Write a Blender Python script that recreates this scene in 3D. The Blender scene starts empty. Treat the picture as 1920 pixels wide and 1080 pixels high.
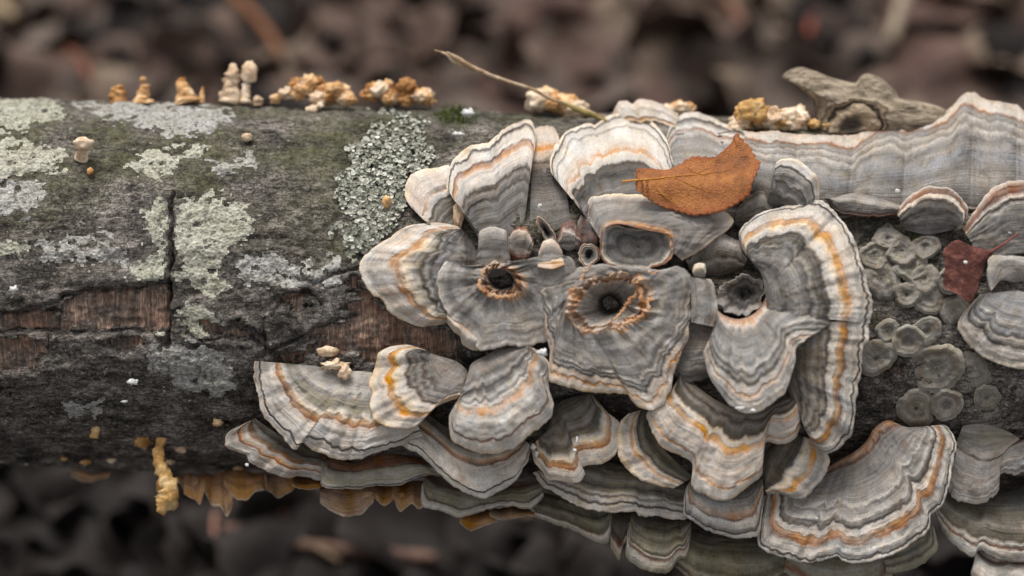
import bpy, math, random
import numpy as np
from mathutils import Vector, noise as mnoise

# ------------------------------------------------------------------ camera, sky, sun
PX = 0.0002            # one photo pixel at the log's axis plane = 0.2 mm
D = 3750.0             # camera distance in those pixels (0.75 m)
ELEV = math.radians(50)
EX = np.array([1.0, 0, 0])
EU = np.array([0, math.sin(ELEV), math.cos(ELEV)])
EW = np.array([0, -math.cos(ELEV), math.sin(ELEV)])
scene = bpy.context.scene
C = scene.collection
cam_d = bpy.data.cameras.new('camera')
cam = bpy.data.objects.new('camera', cam_d)
C.objects.link(cam)
cam.location = Vector(EW * D * PX)
cam.rotation_euler = (math.pi / 2 - ELEV, 0, 0)
cam_d.sensor_width = 36
cam_d.lens = 36 * D / 1920
cam_d.clip_start = 0.01
cam_d.clip_end = 50
cam_d.dof.use_dof = True
cam_d.dof.focus_distance = (D - 300) * PX
cam_d.dof.aperture_fstop = 3.6
scene.camera = cam

SUN_EL, SUN_AZ = math.radians(62), math.radians(-18)     # azimuth from +Y towards +X
world = bpy.data.worlds.new('World')
scene.world = world
world.use_nodes = True
wn, wk = world.node_tree.nodes, world.node_tree.links
sky = wn.new('ShaderNodeTexSky')
sky.sky_type = 'NISHITA'
sky.sun_disc = False
sky.sun_elevation = SUN_EL
sky.sun_rotation = SUN_AZ
sky.air_density = 1.0
sky.dust_density = 4.0
hs = wn.new('ShaderNodeHueSaturation')
hs.inputs['Saturation'].default_value = 0.12           # overcast: nearly grey
wk.new(sky.outputs[0], hs.inputs['Color'])
wk.new(hs.outputs[0], wn['Background'].inputs['Color'])
wn['Background'].inputs['Strength'].default_value = 0.115
sun_d = bpy.data.lights.new('sun', 'SUN')
sun_d.energy = 1.7
sun_d.angle = math.radians(28)
sun_d.color = (1.0, 0.965, 0.91)
sun = bpy.data.objects.new('sun', sun_d)
C.objects.link(sun)
sdir = Vector((math.sin(SUN_AZ) * math.cos(SUN_EL), math.cos(SUN_AZ) * math.cos(SUN_EL), math.sin(SUN_EL)))
sun.location = sdir * 3
sun.rotation_euler = sdir.to_track_quat('Z', 'Y').to_euler()
scene.view_settings.view_transform = 'Standard'
scene.view_settings.look = 'None'
scene.view_settings.exposure = 0.52
scene.view_settings.gamma = 1.0

# ------------------------------------------------------------------ helpers
rng = np.random.default_rng(7)
random.seed(7)


def hash2(ix, iy, seed):
    h = (ix.astype(np.int64) * 374761393 + iy.astype(np.int64) * 668265263 + seed * 974711) & 0x7fffffff
    h = ((h ^ (h >> 13)) * 1274126177) & 0x7fffffff
    return ((h ^ (h >> 16)) & 0xffff) / 65535.0


def vn(x, y, seed=0):
    x, y = np.broadcast_arrays(np.asarray(x, float), np.asarray(y, float))
    ix, iy = np.floor(x), np.floor(y)
    fx, fy = x - ix, y - iy
    fx, fy = fx * fx * (3 - 2 * fx), fy * fy * (3 - 2 * fy)
    a, b = hash2(ix, iy, seed), hash2(ix + 1, iy, seed)
    c, d = hash2(ix, iy + 1, seed), hash2(ix + 1, iy + 1, seed)
    return (a * (1 - fx) + b * fx) * (1 - fy) + (c * (1 - fx) + d * fx) * fy - 0.5


def fbm(x, y, seed=0, o=4):
    r, a, f = 0, 1.0, 1.0
    for i in range(o):
        r = r + a * vn(x * f, y * f, seed + i * 17)
        a *= 0.5
        f *= 2.03
    return r


def wp(px, py, w):
    """photo pixel + distance w (pixels) in front of the log's axis plane -> world"""
    px, py, w = np.broadcast_arrays(np.asarray(px, float), np.asarray(py, float), np.asarray(w, float))
    k = (D - w) / D
    return (((px - 960) * k)[..., None] * EX + ((540 - py) * k)[..., None] * EU + w[..., None] * EW) * PX


RL, TAU, AX0 = 340.0, math.atan(0.026), -13.0


def wl(px, py, extra=0.0):
    """depth of the log's surface under a photo pixel"""
    px, py = np.asarray(px, float), np.asarray(py, float)
    X, U = px - 960, 540 - py
    st, ct = math.sin(TAU), math.cos(TAU)
    b0 = X * st + (U - AX0) * ct
    bc = -AX0 * ct
    db = b0 - bc
    A = db * db + D * D
    B = bc * db - D * D
    Cc = bc * bc + D * D - (RL + extra) ** 2
    disc = B * B - A * Cc
    k = (-B - np.sqrt(np.maximum(disc, 0))) / A
    return D * (1 - k)


def lin(rgb, f=1.0):
    o = []
    for v in rgb:
        v /= 255.0
        o.append(min(1.0, f * (v / 12.92 if v <= 0.04045 else ((v + 0.055) / 1.055) ** 2.4)))
    return (*o, 1.0)


def tag(o, label, cat, group=None, kind=None):
    o['label'] = label
    o['category'] = cat
    if group:
        o['group'] = group
    if kind:
        o['kind'] = kind
    return o


def empty(name, loc):
    o = bpy.data.objects.new(name, None)
    o.empty_display_size = 0.01
    o.location = Vector(loc)
    C.objects.link(o)
    return o


def mesh_obj(name, verts, faces, mat, parent=None, smooth=True, attrs=None, normals=None, origin=None):
    verts = np.asarray(verts, float)
    if origin is None:
        origin = np.array(parent.location) if parent else verts.mean(axis=0)
    m = bpy.data.meshes.new(name)
    m.from_pydata((verts - origin).tolist(), [], faces)
    if smooth:
        m.polygons.foreach_set('use_smooth', [True] * len(m.polygons))
    for k, v in (attrs or {}).items():
        v = np.asarray(v, float)
        if v.ndim == 1:
            a = m.attributes.new(k, 'FLOAT', 'POINT')
            a.data.foreach_set('value', v)
        else:
            a = m.attributes.new(k, 'FLOAT_VECTOR', 'POINT')
            a.data.foreach_set('vector', v.ravel())
    m.update()
    if normals is not None:
        m.normals_split_custom_set_from_vertices(np.asarray(normals).tolist())
    m.materials.append(mat)
    o = bpy.data.objects.new(name, m)
    C.objects.link(o)
    if parent:
        o.parent = parent
        o.location = Vector(origin - np.array(parent.location))
    else:
        o.location = Vector(origin)
    return o


def spline(pts, n, closed=False):
    """Catmull-Rom through pts, resampled to n points by arc length"""
    p = np.asarray(pts, float)
    m = len(p)
    if closed:
        q = np.vstack([p[-1:], p, p[:2]])
        segs = m
    else:
        q = np.vstack([2 * p[:1] - p[1:2], p, 2 * p[-1:] - p[-2:-1]])
        segs = m - 1
    out = []
    tt = np.linspace(0, 1, 24, endpoint=False)[:, None]
    for i in range(segs):
        a, b, c, d = q[i], q[i + 1], q[i + 2], q[i + 3]
        m1, m2 = (c - a) * 0.42, (d - b) * 0.42
        out.append((2 * tt**3 - 3 * tt**2 + 1) * b + (tt**3 - 2 * tt**2 + tt) * m1 + (-2 * tt**3 + 3 * tt**2) * c + (tt**3 - tt**2) * m2)
    out.append(p[:1] if closed else p[-1:])
    out = np.vstack(out)
    L = np.r_[0, np.cumsum(np.linalg.norm(np.diff(out, axis=0), axis=1))]
    s = np.linspace(0, L[-1], n)
    return np.stack([np.interp(s, L, out[:, j]) for j in range(p.shape[1])], 1), L[-1]


# ------------------------------------------------------------------ materials
class NT:
    def __init__(self, name, rough=0.85):
        self.m = bpy.data.materials.new(name)
        self.m.use_nodes = True
        self.n, self.l = self.m.node_tree.nodes, self.m.node_tree.links
        self.b = self.n['Principled BSDF']
        self.b.inputs['Roughness'].default_value = rough
        self.b.inputs['Specular IOR Level'].default_value = 0.25

    def set(self, sock, v):
        if hasattr(v, 'node'):
            self.l.new(v, sock)
        elif v is not None:
            sock.default_value = v

    def attr(self, name, vec=False):
        a = self.n.new('ShaderNodeAttribute')
        a.attribute_name = name
        return a.outputs['Vector' if vec else 'Fac']

    def obj(self):
        return self.n.new('ShaderNodeTexCoord').outputs['Object']

    def geo(self):
        return self.n.new('ShaderNodeNewGeometry').outputs['Position']

    def vmul(self, v, s):
        a = self.n.new('ShaderNodeVectorMath')
        a.operation = 'MULTIPLY'
        self.set(a.inputs[0], v)
        a.inputs[1].default_value = s
        return a.outputs[0]

    def noise(self, v, scale=1.0, detail=3, rough=0.55, dist=0.0):
        a = self.n.new('ShaderNodeTexNoise')
        self.set(a.inputs['Vector'], v)
        a.inputs['Scale'].default_value = scale
        a.inputs['Detail'].default_value = detail
        a.inputs['Roughness'].default_value = rough
        a.inputs['Distortion'].default_value = dist
        return a.outputs[0]

    def vor(self, v, scale=1.0, feature='F1'):
        a = self.n.new('ShaderNodeTexVoronoi')
        a.feature = feature
        self.set(a.inputs['Vector'], v)
        a.inputs['Scale'].default_value = scale
        return a.outputs['Distance']

    def math(self, op, a, b=None, c=None, clamp=False):
        x = self.n.new('ShaderNodeMath')
        x.operation = op
        x.use_clamp = clamp
        self.set(x.inputs[0], a)
        if b is not None:
            self.set(x.inputs[1], b)
        if c is not None:
            self.set(x.inputs[2], c)
        return x.outputs[0]

    def mapr(self, v, a, b, c, d):
        x = self.n.new('ShaderNodeMapRange')
        self.set(x.inputs[0], v)
        for i, q in enumerate((a, b, c, d)):
            x.inputs[i + 1].default_value = q
        return x.outputs[0]

    def ramp(self, v, stops, interp='LINEAR'):
        x = self.n.new('ShaderNodeValToRGB')
        x.color_ramp.interpolation = interp
        e = x.color_ramp.elements
        while len(e) > 1:
            e.remove(e[-1])
        e[0].position, e[0].color = stops[0]
        for p, c in stops[1:]:
            q = e.new(p)
            q.color = c
        self.set(x.inputs[0], v)
        return x.outputs[0]

    def mix(self, f, a, b, mode='MIX'):
        x = self.n.new('ShaderNodeMix')
        x.data_type = 'RGBA'
        x.blend_type = mode
        self.set(x.inputs[0], f)
        self.set(x.inputs[6], a)
        self.set(x.inputs[7], b)
        return x.outputs[2]

    def val(self, col, f):
        """multiply a colour by a scalar"""
        x = self.n.new('ShaderNodeVectorMath')
        x.operation = 'SCALE'
        self.set(x.inputs[0], col)
        self.set(x.inputs['Scale'], f)
        return x.outputs[0]

    def bump(self, h, strength, dist, normal=None):
        x = self.n.new('ShaderNodeBump')
        x.inputs['Strength'].default_value = strength
        x.inputs['Distance'].default_value = dist
        self.set(x.inputs['Height'], h)
        if normal is not None:
            self.set(x.inputs['Normal'], normal)
        return x.outputs[0]

    def out(self, col, normal=None):
        self.set(self.b.inputs['Base Color'], col)
        if normal is not None:
            self.set(self.b.inputs['Normal'], normal)
        return self.m


KEY = dict(g=(130, 125, 121), G=(100, 95, 91), d=(76, 71, 68), l=(158, 152, 146), w=(208, 198, 187), c=(224, 201, 170),
           o=(198, 142, 84), b=(154, 100, 58), k=(88, 77, 69), e=(104, 96, 80), E=(146, 138, 118), r=(124, 78, 60),
           p=(206, 187, 171), B=(148, 147, 150), x=(30, 27, 26), m=(186, 177, 167), y=(200, 148, 74), t=(140, 130, 122))
ALB = 1.0


def parse(txt, f=1.0):
    st = []
    for q in txt.split():
        st.append((float(q[:-1]), lin(KEY[q[-1]], ALB * f)))
    return st


def fungus_mat(name, zones, wob=0.05, f=1.0, stripe=0.3, mossy=0.0, sat=1.0, dirt=0.4):
    t = NT(name, 0.88)
    s, uv = t.attr('zone'), t.attr('uvp', True)
    n2 = t.noise(t.vmul(uv, (1 / 9, 1 / 40, 1)), 1, 2)
    s2 = t.math('ADD', s, t.math('MULTIPLY', t.math('SUBTRACT', n2, 0.5), 0.05))
    col = t.ramp(s2, parse(zones, f))
    st = t.noise(t.vmul(uv, (1 / 120, 1 / 3.8, 1)), 1, 3, 0.6, 0.5)
    fib = t.noise(t.vmul(uv, (1 / 1.5, 1 / 16, 1)), 1, 3, 0.65)
    mot = t.noise(t.vmul(uv, (1 / 22, 1 / 22, 1)), 1, 4, 0.6)
    grain = t.noise(t.vmul(uv, (1 / 2.4, 1 / 2.4, 1)), 1, 2, 0.7)
    bw = t.n.new('ShaderNodeRGBToBW')
    t.set(bw.inputs[0], col)
    amp = t.mapr(bw.outputs[0], 0.08, 0.42, stripe * 1.15, stripe * 0.3)
    k = t.math('MULTIPLY_ADD', t.mapr(st, 0.3, 0.7, -1, 1), amp, 1.0)
    col = t.val(col, k)
    hv = t.n.new('ShaderNodeHueSaturation')
    t.set(hv.inputs['Color'], col)
    big = t.noise(t.vmul(uv, (1 / 34, 1 / 90, 1)), 1, 3)
    t.set(hv.inputs['Saturation'], t.mapr(big, 0.3, 0.7, 0.45 * sat, 1.1 * sat))
    t.set(hv.inputs['Value'], t.mapr(t.noise(t.vmul(uv, (1 / 26, 1 / 34, 1)), 1, 4), 0.3, 0.7, 0.78, 1.14))
    col = hv.outputs[0]
    col = t.val(col, t.mapr(fib, 0.3, 0.7, 0.9, 1.09))
    col = t.val(col, t.mapr(grain, 0.3, 0.7, 0.8, 1.16))
    warm = t.mix(1.0, col, (1.0, 0.9, 0.76, 1), 'MULTIPLY')
    col = t.mix(t.mapr(mot, 0.42, 0.68, 0, 0.75), col, warm)
    dn = t.noise(t.vmul(uv, (1 / 13, 1 / 17, 1)), 1, 5, 0.7)
    col = t.mix(t.mapr(dn, 0.52, 0.66, 0, dirt), col, t.mix(1.0, col, (0.62, 0.58, 0.5, 1), 'MULTIPLY'))
    if mossy:
        gr = t.noise(t.vmul(uv, (1 / 40, 1 / 30, 1)), 1, 3)
        green = t.mix(1.0, col, (0.72, 0.74, 0.48, 1), 'MULTIPLY')
        col = t.mix(t.mapr(gr, 0.4, 0.6, 0.15 * mossy, mossy), col, green)
    n = t.bump(bw.outputs[0], 0.8, 0.0022)
    n = t.bump(st, 0.6, 0.0008, n)
    n = t.bump(fib, 0.45, 0.0004, n)
    n = t.bump(grain, 0.35, 0.0003, n)
    return t.out(col, n)


def under_mat():
    t = NT('pore_surface', 0.9)
    uv = t.attr('uvp', True)
    g = t.noise(t.vmul(uv, (1 / 3, 1 / 3, 1)), 1, 2)
    col = t.ramp(g, [(0.3, lin((176, 150, 112))), (0.7, lin((206, 184, 150)))])
    return t.out(col, t.bump(g, 0.4, 0.0003))


UNDER = under_mat()

# ------------------------------------------------------------------ the ground and its litter
def ground_z(x, y):
    x, y = np.asarray(x, float), np.asarray(y, float)
    z = -0.235 + 0.05 * np.clip((y - 0.05), -0.6, 2) * 0.3 + 0.02 * fbm(x * 6, y * 6, 5, 3)
    m = np.clip((np.abs(x) - 0.30) / 0.14, 0, 1)
    m = m * m * (3 - 2 * m)
    near = np.exp(-(y / 0.14) ** 2)
    blocker_bank = np.clip((-0.17 - y) / 0.16, 0, 1)  # unseen rise on the camera side, added to block side light
    blocker_bank = blocker_bank * blocker_bank * (3 - 2 * blocker_bank) * np.clip((y + 1.2) / 0.5, 0, 1)
    return z + m * near * 0.19 + 0.26 * blocker_bank


def ground_hit(px, py):
    o, t = EW * D * PX, wp(px, py, 0.0)
    d = (t - o) / np.linalg.norm(t - o)
    lo, hi = 0.3, 6.0
    for _ in range(40):
        md = (lo + hi) / 2
        p = o + d * md
        if p[2] > ground_z(p[0], p[1]):
            lo = md
        else:
            hi = md
    return o + d * lo


g_ax = np.r_[np.linspace(-8, -0.75, 14), np.linspace(-0.7, 0.7, 150), np.linspace(0.75, 8, 14)]
gx, gy = np.meshgrid(g_ax, g_ax)
gz = ground_z(gx, gy) + 0.006 * fbm(gx * 60, gy * 60, 9, 3)
ng = len(g_ax)
idx = np.arange(ng * ng).reshape(ng, ng)
gf = np.stack([idx[:-1, :-1], idx[:-1, 1:], idx[1:, 1:], idx[1:, :-1]], -1).reshape(-1, 4).tolist()
t = NT('soil', 0.95)
gn = t.noise(t.geo(), 60, 5, 0.65)
g2 = t.noise(t.geo(), 9, 3)
col = t.mix(t.mapr(g2, 0.35, 0.65, 0, 1), t.ramp(gn, [(0.3, lin((34, 29, 26))), (0.7, lin((78, 62, 54)))]),
            t.ramp(gn, [(0.3, lin((28, 24, 22))), (0.7, lin((60, 52, 47)))]))
SOIL = t.out(col, t.bump(gn, 0.8, 0.01))
go = mesh_obj('ground', np.stack([gx, gy, gz], -1).reshape(-1, 3), gf, SOIL, origin=np.zeros(3))
go['kind'] = 'structure'

# ------------------------------------------------------------------ the log
st_, ct_ = math.sin(TAU), math.cos(TAU)


def log_point(a, th, r):
    b, w = r * np.sin(th), r * np.cos(th)
    X = a * ct_ + b * st_
    U = AX0 - a * st_ + b * ct_
    return X, U, w


def seg_dist(px, py, pts):
    """distance to a polyline"""
    d = np.full(px.shape, 1e9)
    for (x0, y0), (x1, y1) in zip(pts[:-1], pts[1:]):
        vx, vy = x1 - x0, y1 - y0
        t = np.clip(((px - x0) * vx + (py - y0) * vy) / (vx * vx + vy * vy + 1e-9), 0, 1)
        d = np.minimum(d, np.hypot(px - x0 - t * vx, py - y0 - t * vy))
    return d


def poly_sd(px, py, pts):
    """signed distance to a polygon, positive inside"""
    d = seg_dist(px, py, pts + pts[:1])
    inside = np.zeros(px.shape, bool)
    n = len(pts)
    for i in range(n):
        x0, y0 = pts[i]
        x1, y1 = pts[(i + 1) % n]
        c = ((y0 > py) != (y1 > py)) & (px < (x1 - x0) * (py - y0) / (y1 - y0 + 1e-9) + x0)
        inside ^= c
    return np.where(inside, d, -d)


A_ = np.r_[np.linspace(-2500, -1060, 30), np.arange(-1040, 1041, 3.0), np.linspace(1060, 2500, 30)]
T_ = np.r_[np.radians(np.linspace(-180, -104, 16)), np.radians(np.arange(-102, 102.1, 0.5)), np.radians(np.linspace(104, 180, 16))[:-1]]
AA, TT = np.meshgrid(A_, T_)
X0, U0, W0 = log_point(AA, TT, RL)
KX = D / (D - W0)
LPX, LPY = 960 + X0 * KX, 540 - U0 * KX
FRONT = (np.abs(np.degrees(TT)) < 96)
warp1, warp2 = fbm(AA / 22, TT * RL / 22, 31, 3), fbm(AA / 22, TT * RL / 22, 47, 3)
QX, QY = LPX + warp1 * 12, LPY + warp2 * 12
arc = TT * RL
wood_polys = [
    [(118, 550), (200, 542), (270, 536), (317, 530), (318, 612), (290, 626), (240, 618), (180, 622), (108, 622), (104, 600)],
    [(-60, 592), (60, 585), (104, 580), (106, 620), (-60, 626)],
    [(-60, 631), (45, 629), (85, 640), (90, 668), (60, 692), (-60, 692)],
    [(205, 630), (265, 632), (270, 650), (235, 665), (205, 652)],
    [(508, 566), (545, 550), (582, 552), (575, 576), (550, 602), (520, 582)],
    [(380, 602), (450, 598), (500, 640), (440, 640), (385, 627)],
    [(600, 612), (640, 592), (665, 515), (700, 540), (740, 590), (850, 610), (890, 690), (700, 690), (500, 685), (560, 650)],
    [(1580, 640), (1650, 650), (1700, 690), (1660, 720), (1600, 720)],
]
wood = np.full(AA.shape, -99.0)
for p in wood_polys:
    wood = np.maximum(wood, poly_sd(QX, QY, p))
cracks = [
    ([(326, 366), (318, 392), (323, 418), (319, 450), (322, 478), (314, 512), (318, 540), (313, 580), (318, 612), (315, 645)], 3.2, 26),
    ([(-60, 626), (100, 623), (180, 625), (240, 619), (290, 631), (316, 646)], 4.5, 14),
    ([(-60, 591), (60, 584), (110, 562), (120, 549), (200, 541), (270, 535), (316, 529)], 3.5, 12),
    ([(330, 600), (347, 598), (352, 630), (372, 641), (420, 630), (480, 640), (500, 652)], 2.6, 9),
    ([(493, 596), (498, 662)], 2.4, 9),
    ([(510, 590), (530, 560), (580, 548), (602, 572)], 3.0, 10),
    ([(590, 532), (625, 512), (672, 505)], 2.6, 9),
    ([(508, 658), (560, 632), (620, 606), (662, 590)], 3.2, 10),
    ([(335, 372), (352, 366), (368, 378), (372, 366)], 2.4, 7),
    ([(92, 626), (95, 650)], 2.4, 8),
    ([(372, 640), (375, 690), (368, 720)], 1.8, 6),
    ([(30, 410), (120, 418), (230, 405)], 1.4, 4),
    ([(420, 480), (520, 470), (600, 488)], 1.6, 4),
    ([(250, 720), (420, 748), (480, 742)], 1.8, 5),
]
rel = 9 * fbm(AA / 240, arc / 130, 3, 3) + 5 * fbm(AA / 60, arc / 32, 11, 4)
rel += 2.4 * fbm(AA / 30, arc / 7, 21, 3) + 2.2 * fbm(AA / 9, arc / 8, 23, 3)
scab = fbm(AA / 34, arc / 22, 77, 4)
rel += 2.6 * np.clip(scab * 6, -0.5, 0.7)
lip = np.exp(-((LPY - 522) / 16.0) ** 2) * np.clip((LPX - 110) / 30, 0, 1) * np.clip((322 - LPX) / 5, 0, 1)
rel += 13 * lip * FRONT
rel += 7 * np.clip(wood * -0.12, 0, 1) * np.exp(-np.clip(-wood, 0, 99) / 26) * FRONT
wood = wood + np.where(LPX > 330, 40, 14) * (fbm(AA / 24, arc / 13, 301, 5) - np.where(LPX > 330, 0.26, 0.02))
wm = np.clip((wood + 1.0) / 3.0, 0, 1) * FRONT
rel = rel * (1 - 0.6 * wm) - 10 * wm + wm * (3.5 * vn(AA / 4.2, arc / 30, 91) + 7 * fbm(AA / 18, arc / 9, 95, 4))
for pts, wd, dp in cracks:
    d = seg_dist(LPX + warp1 * 7, LPY + warp2 * 7, pts)
    rel -= dp * np.exp(-(d / wd) ** 2) * FRONT
moss = np.clip(0.55 + 1.6 * fbm(AA / 110, arc / 60, 61, 4), 0, 1) * np.clip((520 - LPY) / 220, 0, 1) * FRONT
for mx, my, mr in [(860, 222, 60), (640, 470, 50), (620, 235, 50), (200, 245, 90), (1690, 440, 50), (1640, 600, 30), (60, 395, 60)]:
    moss = np.maximum(moss, np.clip(1.1 - np.hypot(LPX - mx, (LPY - my) * 1.6) / mr + 0.8 * warp1, 0, 1) * FRONT)
RR = RL + rel
X1, U1, W1 = log_point(AA, TT, RR)
LOGP = (X1[..., None] * EX + U1[..., None] * EU + W1[..., None] * EW) * PX
na, nt = len(A_), len(T_)
idx = np.arange(na * nt).reshape(nt, na)
idx = np.vstack([idx, idx[:1]])
Q = np.stack([idx[:-1, :-1], idx[:-1, 1:], idx[1:, 1:], idx[1:, :-1]], -1).reshape(-1, 4)
fw = (wm > 0.5).ravel()[Q].sum(1) >= 3

t = NT('bark', 0.9)
co = t.geo()
mo, wd_ = t.attr('moss'), t.attr('rise')
rot = t.vmul(co, (1, 1, 1))
n1 = t.noise(t.vmul(co, (90, 230, 230)), 1, 5, 0.65)
n2 = t.noise(co, 420, 4, 0.7)
n3 = t.noise(t.vmul(co, (260, 1200, 1200)), 1, 4, 0.65)
n4 = t.noise(co, 34, 4, 0.6)
n5 = t.noise(co, 1700, 3, 0.7)
base = t.ramp(n1, [(0.34, lin((46, 42, 38))), (0.48, lin((94, 87, 80))), (0.64, lin((142, 133, 126)))])
base = t.mix(t.mapr(n4, 0.45, 0.62, 0, 0.8), base, t.ramp(n2, [(0.3, lin((70, 65, 60))), (0.7, lin((156, 148, 141)))]))
base = t.val(base, t.mapr(n3, 0.32, 0.68, 0.45, 1.45))
base = t.val(base, t.mapr(n5, 0.32, 0.68, 0.55, 1.35))
wv = t.n.new('ShaderNodeVectorMath')
wv.operation = 'ADD'
t.set(wv.inputs[0], t.vmul(co, (260, 420, 420)))
nv_ = t.n.new('ShaderNodeTexNoise')
t.set(nv_.inputs['Vector'], co)
nv_.inputs['Scale'].default_value = 380
nv_.inputs['Detail'].default_value = 3
t.set(wv.inputs[1], t.vmul(nv_.outputs['Color'], (2.2, 2.2, 2.2)))
ck = t.vor(wv.outputs[0], 1.0, 'DISTANCE_TO_EDGE')
crk = t.mapr(ck, 0.0, 0.09, 0, 1)
base = t.val(base, t.mapr(crk, 0, 1, 0.42, 1.08))
n6 = t.noise(t.vmul(co, (700, 1100, 1100)), 1, 3, 0.7)
base = t.mix(t.mapr(n6, 0.56, 0.68, 0, 0.6), base, lin((158, 152, 145)))
n7 = t.noise(co, 62, 5, 0.65)
base = t.val(base, t.mapr(n7, 0.38, 0.6, 0.5, 1.22))
sp = t.noise(co, 520, 2, 0.5)
base = t.mix(t.mapr(sp, 0.66, 0.72, 0, 0.55), base, lin((176, 174, 164)))
green = t.ramp(n2, [(0.3, lin((52, 52, 34))), (0.7, lin((104, 103, 66)))])
base = t.mix(t.math('MULTIPLY', mo, t.mapr(n1, 0.35, 0.6, 0.2, 0.8)), base, green)
nn = t.bump(n1, 0.7, 0.0016)
nn = t.bump(n3, 0.6, 0.0008, nn)
nn = t.bump(t.math('ADD', crk, n6), 0.7, 0.0006, nn)
nn = t.bump(n5, 0.5, 0.0004, nn)
BARK = t.out(base, nn)

t = NT('inner_bark', 0.85)
co = t.geo()
f1 = t.noise(t.vmul(co, (1500, 150, 150)), 1, 4, 0.65)
f2 = t.noise(co, 60, 3)
f3 = t.noise(co, 300, 4, 0.65)
f4 = t.noise(t.vmul(co, (420, 90, 90)), 1, 4, 0.7)
f5 = t.noise(co, 130, 5, 0.7)
f6 = t.noise(co, 700, 4, 0.7)
base = t.ramp(f1, [(0.3, lin((66, 54, 48))), (0.5, lin((126, 105, 92))), (0.7, lin((186, 160, 136)))])
base = t.mix(t.mapr(f2, 0.42, 0.62, 0, 0.6), base, t.ramp(f4, [(0.3, lin((60, 40, 32))), (0.7, lin((140, 96, 76)))]))
base = t.mix(t.mapr(f5, 0.46, 0.6, 0, 0.85), base, t.ramp(f6, [(0.3, lin((46, 41, 39))), (0.7, lin((104, 96, 92)))]))
base = t.mix(t.mapr(f6, 0.58, 0.7, 0, 0.6), base, lin((176, 158, 142)))
base = t.val(base, t.mapr(f4, 0.35, 0.6, 0.6, 1.1))
base = t.val(base, 1.45)
INNER = t.out(base, t.bump(f6, 0.6, 0.0008, t.bump(f1, 0.8, 0.001)))

log = empty('fallen_log', LOGP.reshape(-1, 3).mean(axis=0) * np.array([1, 1, 0]) + np.array([0, 0, -0.068]))
tag(log, 'fallen log with dark cracked lichen-spotted bark lying across the litter', 'log')


def submesh(P, faces, **attrs):
    u, inv = np.unique(faces.ravel(), return_inverse=True)
    return P[u], inv.reshape(faces.shape).tolist(), {k: v[u] for k, v in attrs.items()}


LP = LOGP.reshape(-1, 3)
v, f, a = submesh(LP, Q[~fw], moss=moss.ravel(), rise=rel.ravel())
mesh_obj('bark', v, f, BARK, log, attrs=a)
QW = Q[fw]
lab_ = np.arange(len(LP))
for _ in range(400):                       # connected pieces of exposed wood
    mn = lab_[QW].min(1)
    new = lab_.copy()
    for c_ in range(4):
        np.minimum.at(new, QW[:, c_], mn)
    if (new == lab_).all():
        break
    lab_ = new
piece = lab_[QW[:, 0]]
for pc in np.unique(piece):
    v, f, a = submesh(LP, QW[piece == pc])
    mesh_obj('exposed_wood', v, f, INNER, log)
t = NT('end_grain', 0.9)
og = t.obj()
ENDG = t.out(t.ramp(t.noise(og, 160), [(0.3, lin((120, 96, 72))), (0.7, lin((170, 142, 110)))]))
for e in (0, na - 1):
    ring = LP[idx[:-1, e]]
    mesh_obj('end_face', np.vstack([ring, ring.mean(axis=0)[None]]), [[i, (i + 1) % nt, nt] for i in range(nt)], ENDG, log, smooth=False)

# crustose lichen: thin crusts that follow the bark
NRM = np.cross(np.gradient(LOGP, axis=1), np.gradient(LOGP, axis=0))
NRM /= np.linalg.norm(NRM, axis=-1, keepdims=True) + 1e-12
RADIAL = (np.sin(TT)[..., None] * (ct_ * EU + st_ * EX) + np.cos(TT)[..., None] * EW)


def lichen_mat(name, c1, c2, c3):
    t = NT(name, 0.95)
    co = t.geo()
    a = t.noise(co, 700, 4, 0.7)
    b = t.noise(co, 110, 4, 0.6)
    v = t.vor(co, 900)
    c = t.ramp(a, [(0.3, lin(c1)), (0.55, lin(c2)), (0.75, lin(c3))])
    c = t.mix(t.mapr(b, 0.45, 0.65, 0, 0.7), c, t.mix(1.0, c, (0.84, 0.83, 0.74, 1), 'MULTIPLY'))
    c = t.val(c, t.mapr(v, 0.0, 0.7, 0.72, 1.15))
    pit = t.noise(co, 420, 4, 0.7)
    c = t.mix(t.mapr(pit, 0.53, 0.64, 0, 0.7), c, lin((74, 69, 64)))
    return t.out(c, t.bump(t.math('ADD', t.math('MULTIPLY', pit, -1.2), t.math('ADD', a, v)), 0.8, 0.0009))


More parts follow.
